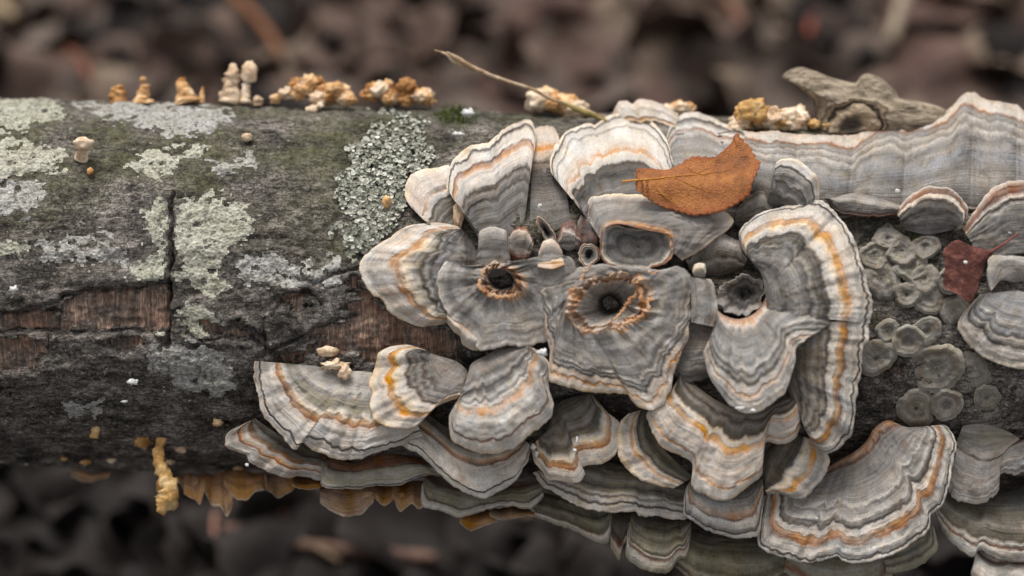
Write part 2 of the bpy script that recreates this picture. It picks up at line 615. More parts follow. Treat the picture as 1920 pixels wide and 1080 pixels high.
LM = [lichen_mat('lichen_grey', (120, 117, 113), (172, 169, 164), (204, 201, 195)),
      lichen_mat('lichen_pale', (132, 130, 116), (182, 179, 164), (212, 208, 196)),
      lichen_mat('lichen_green', (120, 119, 106), (176, 174, 158), (212, 210, 198))]
patches = [
    ([(-60, 186), (105, 190), (112, 215), (60, 240), (-60, 258)], 2, 0.0, 'pale green-grey lichen crust running along the upper edge of the log'),
    ([(140, 198), (270, 190), (430, 208), (440, 225), (380, 250), (330, 262), (280, 250), (250, 225), (180, 222)], 0, 0.1, 'long grey lichen crust below the small tan tooth-like fungi'),
    ([(-60, 272), (60, 268), (118, 285), (112, 310), (40, 330), (-60, 332)], 1, 0.0, 'pale lichen patch beside the little tan capped fungus on bark'),
    ([(237, 300), (290, 282), (340, 282), (385, 275), (385, 292), (335, 305), (325, 330), (280, 332)], 1, 0.1, 'cream white lichen patch with peach specks on dark bark'),
    ([(378, 310), (420, 295), (470, 285), (480, 312), (440, 320), (410, 332)], 0, 0.15, 'ragged grey-white lichen patch next to the cream white one'),
    ([(-60, 345), (80, 345), (80, 380), (50, 402), (-60, 404)], 0, 0.1, 'mottled grey lichen patch above the mossy bark'),
    ([(268, 388), (314, 380), (313, 530), (285, 535), (250, 515), (282, 460)], 2, 0.05, 'yellow-green lichen strip beside the vertical bark crack with curled lower edge'),
    ([(329, 378), (400, 362), (480, 385), (478, 440), (430, 470), (425, 560), (390, 562), (365, 540), (329, 520)], 1, 0.22, 'large broken white lichen patch right against the vertical bark crack'),
    ([(345, 582), (365, 567), (405, 590), (400, 612), (380, 640), (352, 625)], 1, 0.0, 'small whitish lichen patch below the end of the large broken one'),
    ([(270, 640), (330, 645), (400, 640), (440, 690), (430, 735), (340, 742), (290, 700)], 0, 0.12, 'grey lichen patch under the horizontal bark crack'),
    ([(-60, 450), (50, 450), (45, 490), (-60, 495)], 2, 0.2, 'faint pale lichen flakes above the exposed wood strip'),
    ([(275, 592), (290, 587), (314, 612), (312, 640), (285, 622)], 1, 0.0, 'narrow white lichen tongue at the foot of the vertical crack'),
    ([(60, 440), (250, 425), (250, 500), (60, 500)], 0, 0.42, 'thin scattered grey lichen film on the big flat bark plate'),
    ([(440, 470), (640, 480), (660, 540), (560, 545), (440, 530)], 0, 0.36, 'thin grey lichen film above the small bark hole'),
    ([(120, 760), (190, 750), (190, 790), (130, 790)], 0, 0.2, 'bluish grey lichen smear around the yellow peg fungus'),
    ([(640, 420), (720, 430), (700, 490), (650, 490)], 2, 0.15, 'greenish lichen film under the leafy lichen mat'),
]
pn = fbm(AA / 15, arc / 10, 141, 4)
pn2 = vn(AA / 4.5, arc / 4.0, 143)
for i, (poly, mi, thr, lab) in enumerate(patches):
    sd = poly_sd(QX, QY, poly)
    m = np.clip(sd / 16, -3, 1.0) * 0.5 + pn * 1.0 + pn2 * 0.3 - thr + 0.08
    m = np.where(FRONT & (wm < 0.5), m, -1)
    for pts, wd, dp in cracks[:3]:
        m = np.where(seg_dist(LPX, LPY, pts) < 4, -1, m)
    sel = m > 0.0
    fs = Q[sel.ravel()[Q].sum(1) >= 3]
    if len(fs) < 6:
        continue
    off = np.clip(m * 4, 0.4, 1.8) + 0.5 * pn2
    PP = (LOGP + RADIAL * (np.maximum(off, 0.5) * PX)[..., None]).reshape(-1, 3)
    v, f, _ = submesh(PP, fs)
    o = mesh_obj('lichen_patch', v, f, LM[mi])
    tag(o, lab, 'lichen')


def on_log(px, py, h=0.0):
    return wp(px, py, wl(px, py, h))


def log_normal(px, py):
    e = 3.0
    a = on_log(px + e, py) - on_log(px - e, py)
    b = on_log(px, py - e) - on_log(px, py + e)
    n = np.cross(a, b)
    return n / np.linalg.norm(n)


# leafy lichen mat: very many tiny lobes
poly = [(690, 205), (760, 205), (812, 225), (800, 255), (812, 275), (795, 320), (770, 335), (765, 370), (770, 400), (745, 420),
        (720, 440), (690, 470), (650, 450), (640, 410), (625, 440), (640, 380), (635, 320), (660, 290), (640, 275), (690, 240)]
vs, fs, tn = [], [], []
cnt = 0
while cnt < 2600:
    x, y = random.uniform(610, 815), random.uniform(203, 478)
    sd = float(poly_sd(np.array([x]), np.array([y]), poly)[0]) + 26 * float(fbm(np.array([x / 22]), np.array([y / 22]), 5, 3)[0])
    if sd < 0 or random.random() > 0.35 + sd / 18:
        continue
    n = log_normal(x, y)
    ti = np.array([random.gauss(0, 0.45) for _ in range(3)])
    n = n + ti
    n /= np.linalg.norm(n)
    t1 = np.cross(n, [1, 0.3, 0.2])
    t1 /= np.linalg.norm(t1)
    t2 = np.cross(n, t1)
    c = on_log(x, y, random.uniform(2, 9))
    r = random.uniform(2.2, 5.2) * PX
    k0 = len(vs)
    vs.append(c - n * r * 0.15)
    ph = random.random() * 6
    for j in range(7):
        an = ph + j * 2 * math.pi / 7
        rr = r * random.uniform(0.65, 1.25)
        vs.append(c + (t1 * math.cos(an) + t2 * math.sin(an)) * rr + n * r * random.uniform(0.0, 0.5))
    tn += [random.random()] * 8
    fs += [[k0, k0 + 1 + j, k0 + 1 + (j + 1) % 7] for j in range(7)]
    cnt += 1
t = NT('leafy_lichen', 0.95)
c = t.ramp(t.attr('tone'), [(0.0, lin((112, 112, 100))), (0.5, lin((172, 172, 158))), (1.0, lin((214, 213, 202)))])
o = mesh_obj('leafy_lichen', vs, fs, t.out(c), attrs=dict(tone=np.array(tn)), smooth=False)
tag(o, 'leafy grey-green lichen mat of tiny curled lobes on the log', 'lichen', kind='stuff')

# moss tufts
t = NT('moss', 0.9)
MOSS = t.out(t.ramp(t.attr('tone'), [(0, lin((40, 58, 16))), (1, lin((112, 136, 48)))]))
for (cx, cy, rx, ry, nb, lab) in [(855, 216, 36, 14, 520, 'bright green moss tuft on the upper edge of the log beside a white fleck'),
                                  (1490, 236, 46, 9, 420, 'green moss fringe in front of the tan crinkled fungi below the knot'),
                                  (1700, 455, 26, 10, 220, 'small moss film between the flat grey rosettes')]:
    vs, fs, tn = [], [], []
    for i in range(nb):
        x, y = random.gauss(cx, rx * 0.5), random.gauss(cy, ry * 0.5)
        c = on_log(x, y, 1)
        n = log_normal(x, min(max(y, 232), 880)) + np.array([random.gauss(0, 0.5), random.gauss(0, 0.5), 0.4 + random.gauss(0, .3)])
        n /= np.linalg.norm(n)
        sd = np.cross(n, EW + 0.3 * EX)
        sd /= np.linalg.norm(sd)
        h = random.uniform(5, 13) * PX
        k0 = len(vs)
        vs += [c - sd * 1.0 * PX, c + sd * 1.0 * PX, c + n * h]
        fs.append([k0, k0 + 1, k0 + 2])
        tn += [random.random()] * 3
    o = mesh_obj('moss_tuft', vs, fs, MOSS, attrs=dict(tone=np.array(tn)), smooth=False)
    tag(o, lab, 'moss', kind='stuff')

# ------------------------------------------------------------------ bracket fungi
def tan_mat(name, c1, c2, c3):
    t = NT(name, 0.8)
    co = t.geo()
    a = t.noise(co, 190, 4, 0.6)
    b = t.noise(co, 900, 3, 0.6)
    c = t.ramp(a, [(0.32, lin(c1)), (0.5, lin(c2)), (0.66, lin(c3))])
    c = t.val(c, t.mapr(b, 0.3, 0.7, 0.78, 1.15))
    t.b.inputs['Subsurface Weight'].default_value = 0.15
    t.b.inputs['Subsurface Radius'].default_value = (0.003, 0.0015, 0.0008)
    return t.out(c, t.bump(b, 0.5, 0.0005))


CAPN = [0]
GROUPS = {}


def depth(spec, pts, n, h, floor=95):
    if spec is None:
        return np.maximum(wl(pts[:, 0], pts[:, 1]), floor) + h
    if np.isscalar(spec):
        return np.full(n, float(spec))
    return np.interp(np.linspace(0, 1, n), np.linspace(0, 1, len(spec)), spec)


def bracket(label, base, rim, zones, w0=None, w1=None, h0=-4, h1=30, dome=10, droop=8, th=7, wave=5, wob=0.05, prof=None,
            closed=False, margin=0.84, rimn=3.0, ridge=1.6, f=1.0, cat='bracket fungus', name='bracket_fungus', mossy=0.0,
            power=0.8, stripe=0.3, group=None, parts=True, furrow=3.6, umat=None, mat=None, mid=None, clear=True, seams=None, zt=None, lobe=0.0):
    CAPN[0] += 1
    if mossy:
        f *= 1.25
    sd = CAPN[0] * 31 + 5
    _, Lr = spline(rim, 50, closed)
    n = int(np.clip(Lr / 3.2, 36, 240))
    R, Lr = spline(rim, n, closed)
    B, _ = spline(base, n, closed)
    L = float(np.linalg.norm(R - B, axis=1).mean())
    ns = int(np.clip(L / 2.5, 14, 72))
    u = np.linspace(0, Lr, n)
    if closed:
        ang = np.linspace(0, 2 * np.pi, n)
        cx_, cy_ = np.cos(ang) * Lr / 6.28, np.sin(ang) * Lr / 6.28
        un = lambda fr, k: fbm(cx_ / fr + 50, cy_ / fr + 50, sd + k, 3)
    else:
        un = lambda fr, k: fbm(u / fr + 9, np.full(n, 3.3), sd + k, 3)
    dr = (R - B) / (np.linalg.norm(R - B, axis=1, keepdims=True) + 1e-6)
    R = R + dr * (rimn * 1.6 * un(26, 1) + rimn * 0.9 * un(7, 2))[:, None]
    zb, zr = depth(w0, B, n, h0), depth(w1, R, n, h1)
    s = np.linspace(0, 1, ns)[:, None]
    PXY = B[None] * (1 - s)[..., None] + R[None] * s[..., None]
    if mid is not None:
        sm, mp = mid
        M, _ = spline(mp, n, closed)
        M = M + (M - B) / (np.linalg.norm(M - B, axis=1, keepdims=True) + 1e-6) * (13 * un(26, 11) + 3.5 * un(8, 12))[:, None]
        k1, k2 = np.clip(s / sm, 0, 1)[..., None], np.clip((s - sm) / (1 - sm), 0, 1)[..., None]
        PXY = np.where((s < sm)[..., None], B[None] * (1 - k1) + M[None] * k1, M[None] * (1 - k2) + R[None] * k2)
    W = zb[None] * (1 - s**power) + zr[None] * s**power
    W = W + dome * 4 * s * (1 - s) - droop * s**5
    W = W + wave * 2 * un(55, 3)[None] * s**1.5 + furrow * un(16, 4)[None] * s
    if prof is not None:
        W = W + np.interp(s, [q[0] for q in prof], [q[1] for q in prof]) * (1 + (0.9 * un(34, 13)[None] * np.clip((0.6 - s) * 5, 0, 1) if closed else 0))
    if closed:
        W = W + ridge * 2 * fbm(s * L / 8.0 + un(60, 7)[None] * 1.2, np.full((1, n), 0.5), sd + 5, 2)
    else:
        W = W + ridge * 2 * fbm(s * L / 8.0 + un(60, 7)[None] * 1.2, u[None] / 90, sd + 5, 2)
    W = W + 5.0 * fbm(PXY[..., 0] / 34, PXY[..., 1] / 34, sd + 8, 3) * np.minimum(1, s * 4) + 1.6 * fbm(PXY[..., 0] / 9, PXY[..., 1] / 9, sd + 9, 2)
    if clear:
        lw = wl(PXY[..., 0], PXY[..., 1]) + th + 12 * np.minimum(1, s * 3)
        W = np.where(s > 0.03, np.maximum(W, lw) + 0.25 * np.minimum(0, W - lw), W)
    ts = np.linspace(0, 1, n)
    if seams is None:
        r_ = random.Random(sd)
        seams = [] if (Lr < 170 or closed) else sorted(r_.uniform(0.2, 0.8) for _ in range(1 if Lr < 380 else 3))
    ed = np.r_[0, seams, 1.0]
    kk = np.clip(np.searchsorted(ed, ts, 'right') - 1, 0, len(ed) - 2)
    xx = (ts - ed[kk]) / (ed[kk + 1] - ed[kk] + 1e-6)
    valley = np.zeros(n)
    for q in seams:
        valley += np.exp(-(np.abs(ts - q) * Lr / 11.0) ** 1.3)
    valley = np.minimum(valley, 1) * (1 if len(seams) else 0)
    W = W - 7.0 * valley[None] * s**1.2 + lobe * (4 * xx * (1 - xx))[None] ** 0.6 * np.sin(np.pi * np.clip(s, 0, 1)) ** 0.8
    ZT = s + wob * 1.25 * (fbm(u[None] / 48 + 0 * s, s * L / 70, sd + 21, 3) if not closed else
                          fbm(cx_[None] / 40 + 20 + 0 * s, cy_[None] / 40 + s * L / 70 + 20, sd + 21, 3)) * np.minimum(1, s * 5) * np.clip((1.04 - s) * 9, 0.15, 1)
    ZT = ZT + 0.06 * valley[None] * (4 * s * (1 - s)) ** 0.8
    if zt is not None:
        k_ = (np.interp(ts, np.linspace(0, 1, len(zt)), zt) - 0.45) / 0.55
        ZT = np.where(ZT < 0.45, ZT, 0.45 + (ZT - 0.45) * k_[None])
    # shell: top rows, rounded edge, underside rows
    nb = 8
    sb = np.linspace(0.985, 0.0, nb)
    ib = np.clip((sb * (ns - 1)), 0, ns - 1)
    lo = np.floor(ib).astype(int)
    hi = np.minimum(lo + 1, ns - 1)
    fr = (ib - lo)[:, None]
    PB = PXY[lo] * (1 - fr)[..., None] + PXY[hi] * fr[..., None]
    WB = W[lo] * (1 - fr) + W[hi] * fr - th * (0.8 + 2.2 * (1 - sb[:, None]))
    rowE = (PXY[-1] + dr * 1.3)[None]
    P2 = np.concatenate([PXY, rowE, PB])
    W2 = np.concatenate([W, (W[-1] - th * 0.4)[None], WB])
    G = wp(P2[..., 0], P2[..., 1], W2)
    Z = np.concatenate([np.repeat(s, n, 1), np.ones((1, n)), np.repeat(sb[:, None], n, 1)])
    ZA = np.concatenate([ZT, ZT[-1:], np.repeat(sb[:, None], n, 1)])
    uv = np.stack([np.broadcast_to(u * 0.75, Z.shape) + sd * 37.0, Z * L, np.full(Z.shape, sd * 1.7)], -1)
    if closed:
        un2 = np.stack([np.broadcast_to(cx_, Z.shape), np.broadcast_to(cy_, Z.shape)], -1)
        ext = np.concatenate([G[:, -2:-1], G, G[:, 1:2]], 1)
        gu = np.gradient(ext, axis=1)[:, 1:-1]
    else:
        gu = np.gradient(G, axis=1)
    N = np.cross(gu, np.gradient(G, axis=0))
    N /= np.linalg.norm(N, axis=-1, keepdims=True) + 1e-15
    if (N[:ns] @ EW).mean() < 0:
        N = -N
        flip = True
    else:
        flip = False
    nr = G.shape[0]
    ii = np.arange(nr * n).reshape(nr, n)
    Gf, Nf, Zf, uvf = G.reshape(-1, 3), N.reshape(-1, 3), ZA.ravel(), uv.reshape(-1, 3)

    def rows(a, b):
        q = np.stack([ii[a:b, :-1], ii[a:b, 1:], ii[a + 1:b + 1, 1:], ii[a + 1:b + 1, :-1]], -1).reshape(-1, 4)
        return q[:, ::-1] if flip else q
    rv = random.Random(sd + 3)
    ZA = np.clip(ZA, 0, 1.2) ** rv.uniform(0.93, 1.08)
    Zf = ZA.ravel()
    m = mat or fungus_mat(name, zones, wob, f * rv.uniform(0.9, 1.06), stripe, mossy, rv.uniform(0.75, 1.15), rv.uniform(0.0, 0.75))
    root = empty(name, wp(B[:, 0].mean(), B[:, 1].mean(), zb.mean()))
    tag(root, label, cat, group)
    k = int(margin * (ns - 1))

    def add(nm, q, mt, sides=False):
        vv, ff, at = submesh(Gf, q, zone=Zf, uvp=uvf, nrm=Nf)
        nn_ = at.pop('nrm')
        mesh_obj(nm, vv, ff, mt, root, attrs=at, normals=nn_)
    if parts and k > 3:
        add('cap', rows(0, k), m)
        add('margin', rows(k, ns), m)
    else:
        add('cap', rows(0, ns), m)
    add('pore_surface', rows(ns, nr - 1), umat or UNDER)
    if not closed:
        # the two cut sides of the fan
        for cidx in (0, n - 1):
            a = ii[:ns, cidx]
            qs = []
            for j in range(ns - 1):
                b0 = ns + 1 + int(round((1 - j / (ns - 1)) * (nb - 1)))
                b1 = ns + 1 + int(round((1 - (j + 1) / (ns - 1)) * (nb - 1)))
                qs.append([a[j], a[j + 1], ii[b1, cidx]])
                if b0 != b1:
                    qs.append([a[j], ii[b1, cidx], ii[b0, cidx]])
            qs.append([a[-1], ii[ns, cidx], ii[ns + 1, cidx]])
            vv, ff, at = submesh(Gf, np.array(qs), zone=Zf, uvp=uvf)
            mesh_obj('side_edge', vv, ff, m, root, attrs=at)
    return root


GREY = '0g .1g .2l .3g .38G .44l .5G .55g .6k .63m .70w .72o .78b .80p .86w .92m .95k .965w 1c'

# --- upper left group
bracket('small tan-rimmed fan at the outer left end of the upper row', [(814, 436), (838, 448), (862, 425), (868, 396)],
        [(800, 404), (775, 393), (760, 367), (765, 338), (781, 322), (808, 316), (842, 310)],
        '0t .15E .25k .3t .38e .42E .47k .5m .56w .6o .66p .75p .9p .97c 1c', h1=26, dome=14)
bracket('tall grey fan with white ruffled rim and pointed top corner', [(898, 440), (912, 470), (938, 480), (962, 462), (982, 425)],
        [(874, 402), (859, 378), (838, 353), (841, 321), (856, 293), (882, 272), (916, 266), (947, 243), (990, 223), (1003, 245), (1004, 270), (998, 300)],
        '0G .2g .28G .34g .4G .46g .5d .56t .6k .64m .7w .76w .79o .83b .85w .92w .95k .965w 1c', h1=[52, 40, 60, 110][0], dome=22, droop=12, wob=0.06)
bracket('narrow dark grey cap squeezed between two white-rimmed fans', [(992, 440), (1028, 446), (1072, 430)],
        [(1000, 246), (1017, 238), (1038, 241), (1048, 256)],
        '0G .3g .45G .6d .66t .7k .74m .8p .83o .88p .9w 1p', h1=30, h0=-2, dome=8)
bracket('pale cap peeking over the top edge behind the round white-rimmed fan', [(1185, 258), (1215, 262), (1262, 262)],
        [(1150, 216), (1160, 195), (1174, 190), (1186, 197), (1196, 189), (1217, 189), (1250, 201), (1272, 213)],
        '0G .3t .45k .5c .58b .62w .8m .85w 1p', w0=150, w1=120, dome=6)
bracket('round grey fan with wide white scalloped rim partly under the orange leaf',
        [(1112, 425), (1130, 440), (1160, 430), (1195, 425), (1222, 395)],
        [(1072, 372), (1058, 342), (1035, 328), (1034, 304), (1043, 271), (1066, 246), (1104, 233), (1117, 235), (1141, 219), (1182, 214), (1221, 228), (1250, 261), (1262, 310)],
        '0g .2G .35g .45G .5d .54G .58k .6m .66w .68o .72p .76w .86w .89l .9w .95m .965k .975w 1c', h1=42, dome=26, droop=14)
bracket('grey cap with white front edge running under the orange leaf tip', [(1262, 345), (1310, 380), (1370, 380), (1420, 350)],
        [(1250, 262), (1256, 238), (1268, 220), (1300, 211), (1339, 222), (1372, 236), (1402, 247)],
        '0g .3g .45l .5t .55l .6t .66l .74t .8m .84b .87w .95k .965w 1w', h1=30, dome=14)
# --- upper right: the long wavy plate
bracket('long bluish grey wavy shelf along the upper right edge of the log',
        [(1396, 372), (1470, 402), (1560, 414), (1620, 408), (1690, 412), (1760, 396), (1840, 404), (1990, 392)],
        [(1396, 248), (1440, 247), (1510, 252), (1581, 254), (1626, 248), (1646, 233), (1706, 225), (1758, 214), (1786, 200), (1805, 179), (1826, 174), (1848, 188), (1873, 191), (1904, 199), (1935, 218), (1990, 214)],
        '0r .03b .05p .08G .14g .3l .38g .5B .58l .64g .68l .71m .74t .77l .8m .825t .85l .875t .89b .91p .95w 1p', h1=30, dome=34, droop=6, wave=14, wob=0.08, furrow=10, margin=0.85, f=0.9, seams=[.16, .33, .5, .72, .86], lobe=30, stripe=0.16)
bracket('small twisted grey fan with cream left lip beside the orange leaf', [(1438, 372), (1438, 388), (1458, 398), (1484, 402)],
        [(1458, 346), (1454, 310), (1466, 299), (1483, 299), (1509, 308), (1529, 329), (1537, 356), (1532, 382)],
        '0g .3G .38l .45g .55G .6l .7g .8l .84k .88w .94m 1c', w0=315, w1=[350, 352, 350, 345], dome=14)
bracket('dark grey cap with reddish crest hanging below the long bluish shelf', [(1700, 432), (1740, 440), (1790, 430)],
        [(1680, 398), (1705, 368), (1734, 352), (1765, 350), (1795, 365), (1814, 390), (1812, 410)],
        '0g .3G .5d .6G .7k .76p .82c .87r .94b 1p', w0=336, w1=[346, 346, 346, 346, 346], dome=10, rimn=3)
bracket('grey cap with brown arched crest at the right end of the bluish shelf', [(1830, 470), (1880, 478), (1950, 470)],
        [(1806, 430), (1830, 395), (1852, 362), (1878, 345), (1920, 340), (1980, 350)],
        '0g .4t .55g .66m .72k .77p .84r .92b 1p', w0=346, w1=[352, 350, 346, 344], dome=8)
bracket('grey lumpy cap with rusty edge left of the dark grey crest', [(1560, 372), (1600, 362), (1650, 372), (1690, 385)],
        [(1545, 372), (1570, 396), (1602, 404), (1650, 406), (1692, 398)],
        '0g .3l .6g .8G .88r .95p 1r', w0=326, w1=[336, 344, 344, 340], dome=8)
# --- middle left
bracket('two-lobed fan with wide cream rim and orange band left of the funnel plate',
        [(872, 436), (890, 462), (900, 492), (886, 522), (868, 548), (858, 575)],
        [(858, 424), (830, 419), (800, 419), (762, 425), (726, 449), (692, 473), (676, 496), (679, 525), (700, 553), (718, 561), (729, 583), (752, 598), (786, 611), (822, 608), (846, 602)],
        '0g .12G .2l .28g .33B .38G .43l .47k .5E .55m .6c .63c .66o .71o .74p .78w .87p .93m .96w 1c', h0=8, h1=26, dome=20, droop=10)
bracket('small grey tongue standing between the tall fan and the funnel', [(888, 512), (924, 520), (960, 508)],
        [(898, 452), (899, 436), (922, 426), (948, 433), (952, 452)], '0G .4g .6G .8g .95l 1m', w0=366, w1=360, dome=10, rimn=1)
bracket('grey plate around a torn black funnel hole with orange ringed lips',
        [(918, 520), (928, 505), (950, 512), (962, 526), (948, 536), (926, 534)],
        [(894, 499), (858, 498), (838, 490), (826, 505), (822, 530), (827, 561), (843, 593), (866, 610), (890, 632), (898, 656), (944, 648), (990, 648), (1036, 634), (1046, 590), (1040, 548), (1060, 534), (1080, 508), (1068, 482), (1014, 481), (976, 488), (950, 492), (922, 496)][::-1],
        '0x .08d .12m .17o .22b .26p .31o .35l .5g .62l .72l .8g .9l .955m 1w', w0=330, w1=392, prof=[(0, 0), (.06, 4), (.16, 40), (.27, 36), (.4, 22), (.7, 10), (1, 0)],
        closed=True, dome=0, droop=10, wob=0.04, margin=0.9,
        zt=[.9, .9, .9, .9, .86, .82, .82, .82, .84, .9, 1, 1, 1, 1, 1, 1, 1, 1, 1, .95, .9, .9],
        mid=(.3, [(925, 490), (955, 500), (985, 522), (984, 548), (955, 560), (920, 555), (900, 540), (902, 505)]))
bracket('cream curled lobe hanging off the lower left of the funnel plate', [(838, 585), (862, 606), (890, 628)],
        [(838, 604), (850, 622), (862, 628), (868, 645), (890, 656), (902, 652)], '0o .2p .4c .7m 1c', w0=378, w1=372, dome=6)
# --- the centre
bracket('broad grey plate with frilled orange ring around a cream funnel in the centre',
        [(1150, 558), (1138, 556), (1130, 566), (1136, 580), (1150, 584), (1160, 572)],
        [(1236, 506), (1180, 500), (1120, 498), (1078, 505), (1046, 532), (1016, 545), (1022, 585), (1022, 622), (1030, 650), (1030, 685), (1032, 714), (1072, 728), (1100, 733), (1137, 735), (1176, 739), (1184, 750), (1198, 762), (1220, 767), (1242, 759), (1255, 735), (1262, 700), (1275, 665), (1290, 634), (1296, 600), (1296, 560), (1292, 518), (1272, 499)],
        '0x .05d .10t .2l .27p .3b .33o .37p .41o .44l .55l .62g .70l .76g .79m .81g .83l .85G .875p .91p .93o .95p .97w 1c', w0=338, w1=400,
        prof=[(0, 0), (.1, 10), (.22, 24), (.29, 34), (.33, 28), (.38, 32), (.5, 22), (.75, 12), (1, 0)], closed=True, dome=0, droop=12, wob=0.05, margin=0.88,
        zt=[.72, .72, .72, .72, .72, .74, .78, .82, .9, .97, 1, 1, 1, 1, 1, 1, 1, 1, 1, 1, .95, .9, .84, .8, .76, .74, .72],
        mid=(.4, [(1208, 524), (1160, 514), (1108, 522), (1072, 546), (1062, 582), (1075, 611), (1109, 622), (1146, 620), (1203, 600), (1220, 567)]))
FOLD = tan_mat('rusty_fold', (150, 96, 60), (196, 150, 110), (216, 192, 166))
root_c = [o for o in bpy.data.objects if o.get('label', '').startswith('broad grey plate with frilled')][0]
root_f = [o for o in bpy.data.objects if o.get('label', '').startswith('grey plate around a torn')][0]


def fold(parent, pts, seed):
    q, _ = spline(pts, 150)
    P = wp(q[:, 0], q[:, 1], q[:, 2])
    T = np.gradient(P, axis=0)
    T /= np.linalg.norm(T, axis=1, keepdims=True)
    a = np.cross(T, EW)
    a /= np.linalg.norm(a, axis=1, keepdims=True)
    k = np.arange(150)
    P = P + a * ((7 * fbm(k / 14, 0.5, seed, 3) + 4 * fbm(k / 4, 0.5, seed + 1, 2)) * PX)[:, None]
    r = q[:, 3] * (1 + 0.7 * fbm(k / 12, 1.5, seed + 2, 2)) * np.sin(np.pi * np.clip(k / 149, 0.03, 0.97)) ** 0.4
    vs = []
    for j in range(10):
        an = 2 * math.pi * j / 10
        vs.append(P + (a * math.cos(an) + EW * math.sin(an) * 0.7) * (r * 0.75 * (1 + 0.25 * fbm(k / 5, j * 1.7, seed + 5, 2)) * PX)[:, None])
    vs = np.stack(vs, 1)
    ii = np.arange(1500).reshape(150, 10)
    fs = np.stack([ii[:-1], ii[1:], np.roll(ii[1:], -1, 1), np.roll(ii[:-1], -1, 1)], -1).reshape(-1, 4).tolist()
    mesh_obj('fold', vs.reshape(-1, 3), fs, FOLD, parent)


fold(root_c, [(1236, 508, 396, 4), (1200, 516, 394, 5), (1190, 532, 392, 5), (1206, 556, 394, 6), (1214, 578, 396, 5), (1190, 600, 396, 5), (1150, 612, 394, 3)], 501)
fold(root_c, [(1196, 540, 388, 4), (1180, 566, 386, 5), (1160, 590, 386, 4), (1138, 606, 390, 3)], 511)
fold(root_c, [(1112, 498, 396, 4), (1084, 528, 396, 5), (1068, 556, 396, 5), (1064, 588, 396, 5), (1086, 614, 396, 4), (1120, 622, 396, 3)], 521)
fold(root_f, [(930, 490, 386, 4), (906, 510, 388, 5), (900, 536, 390, 5), (920, 554, 390, 6), (950, 558, 390, 5), (984, 546, 388, 4)], 531)
bracket('small folded strip bridging the centre plate and the spiral fan', [(1296, 520), (1296, 560), (1296, 604)],
        [(1318, 522), (1334, 526), (1342, 556), (1345, 585), (1340, 613)], '0g .5l .8g 1m', w0=386, w1=382, dome=5, rimn=1.5)
bracket('tiny white knob standing on the folded strip', [(1302, 520), (1312, 523), (1322, 520)],
        [(1298, 508), (1302, 497), (1312, 494), (1322, 497), (1324, 508)], '0g .4m .7c 1w', w0=378, w1=388, dome=6, rimn=0.5, th=8)
bracket('dark grey cup lined with a cream and rust lip below the orange leaf',
        [(1195, 463), (1196, 462), (1197, 463), (1196.6, 464), (1195.5, 464)],
        [(1125, 455), (1130, 430), (1148, 420), (1186, 427), (1230, 423), (1256, 434), (1264, 468), (1244, 494), (1200, 506), (1150, 501), (1128, 480)],
        '0G .3g .5G .65g .8G .87l .92c .96r 1b', w0=362, w1=388, prof=[(0, 0), (.5, -6), (.8, -2), (1, 0)], closed=True, dome=-6, droop=4, wob=0.08)
bracket('grey wing-like plate stretching right from the dark cup under the leaf',
        [(1128, 452), (1136, 428), (1160, 420), (1215, 432), (1248, 440), (1256, 468)],
        [(1096, 402), (1110, 372), (1180, 366), (1300, 372), (1366, 402), (1373, 422), (1314, 468), (1279, 488)],
        '0r .08o .16t .4g .6l .8t .93m 1c', w0=384, w1=[330, 312, 310, 330, 352, 360, 372, 378], dome=4)
bracket('shadowed brown-grey cap deep in the hollow between wing plate and spiral fan', [(1296, 512), (1340, 520), (1392, 505)],
        [(1286, 486), (1312, 458), (1350, 440), (1388, 452), (1404, 480)], '0d .2k .35t .45k .6e .75t .9m 1t', w0=340, w1=348, dome=10, rimn=5, wob=0.15)
bracket('dark olive lump in the hollow right of the orange leaf', [(1376, 425), (1410, 432), (1446, 415)],
        [(1380, 400), (1398, 372), (1428, 356), (1450, 378)], '0d .3k .5e .7G .85t 1e', w0=322, w1=322, dome=8, rimn=5, wob=0.2)
bracket('tiny curled rust-tinged cap right of the grey tongue', [(954, 484), (975, 492), (992, 482)], [(952, 458), (960, 432), (984, 424), (1000, 440), (1002, 466)],
        '0k .2r .4t .55G .7t .85p .93r 1r', w0=350, w1=354, dome=3, rimn=8, furrow=10, wob=0.35, parts=False)
bracket('tiny pale collar under the slit tube', [(1008, 500), (1035, 504), (1058, 496)], [(1010, 474), (1020, 454), (1040, 450), (1054, 470)],
        '0o .1p .2o .3c .45l .6G .8t 1p', w0=398, w1=366, dome=4, rimn=2, wob=0.1, parts=False)
bracket('tiny shadowed cap with rusty crest in the gap', [(1048, 462), (1066, 470), (1088, 462)], [(1046, 444), (1056, 420), (1076, 418), (1090, 446)],
        '0d .3G .5t .65p .8r 1r', w0=344, w1=352, dome=0, rimn=8, furrow=10, wob=0.35, parts=False)
bracket('smallest dark rusty cap deep in the gap next to the round fan', [(1080, 470), (1098, 474), (1118, 466)], [(1076, 440), (1090, 412), (1112, 408), (1124, 436)],
        '0k .3d .5r .7G .85r 1t', w0=340, w1=348, dome=0, rimn=8, furrow=10, wob=0.35, parts=False)
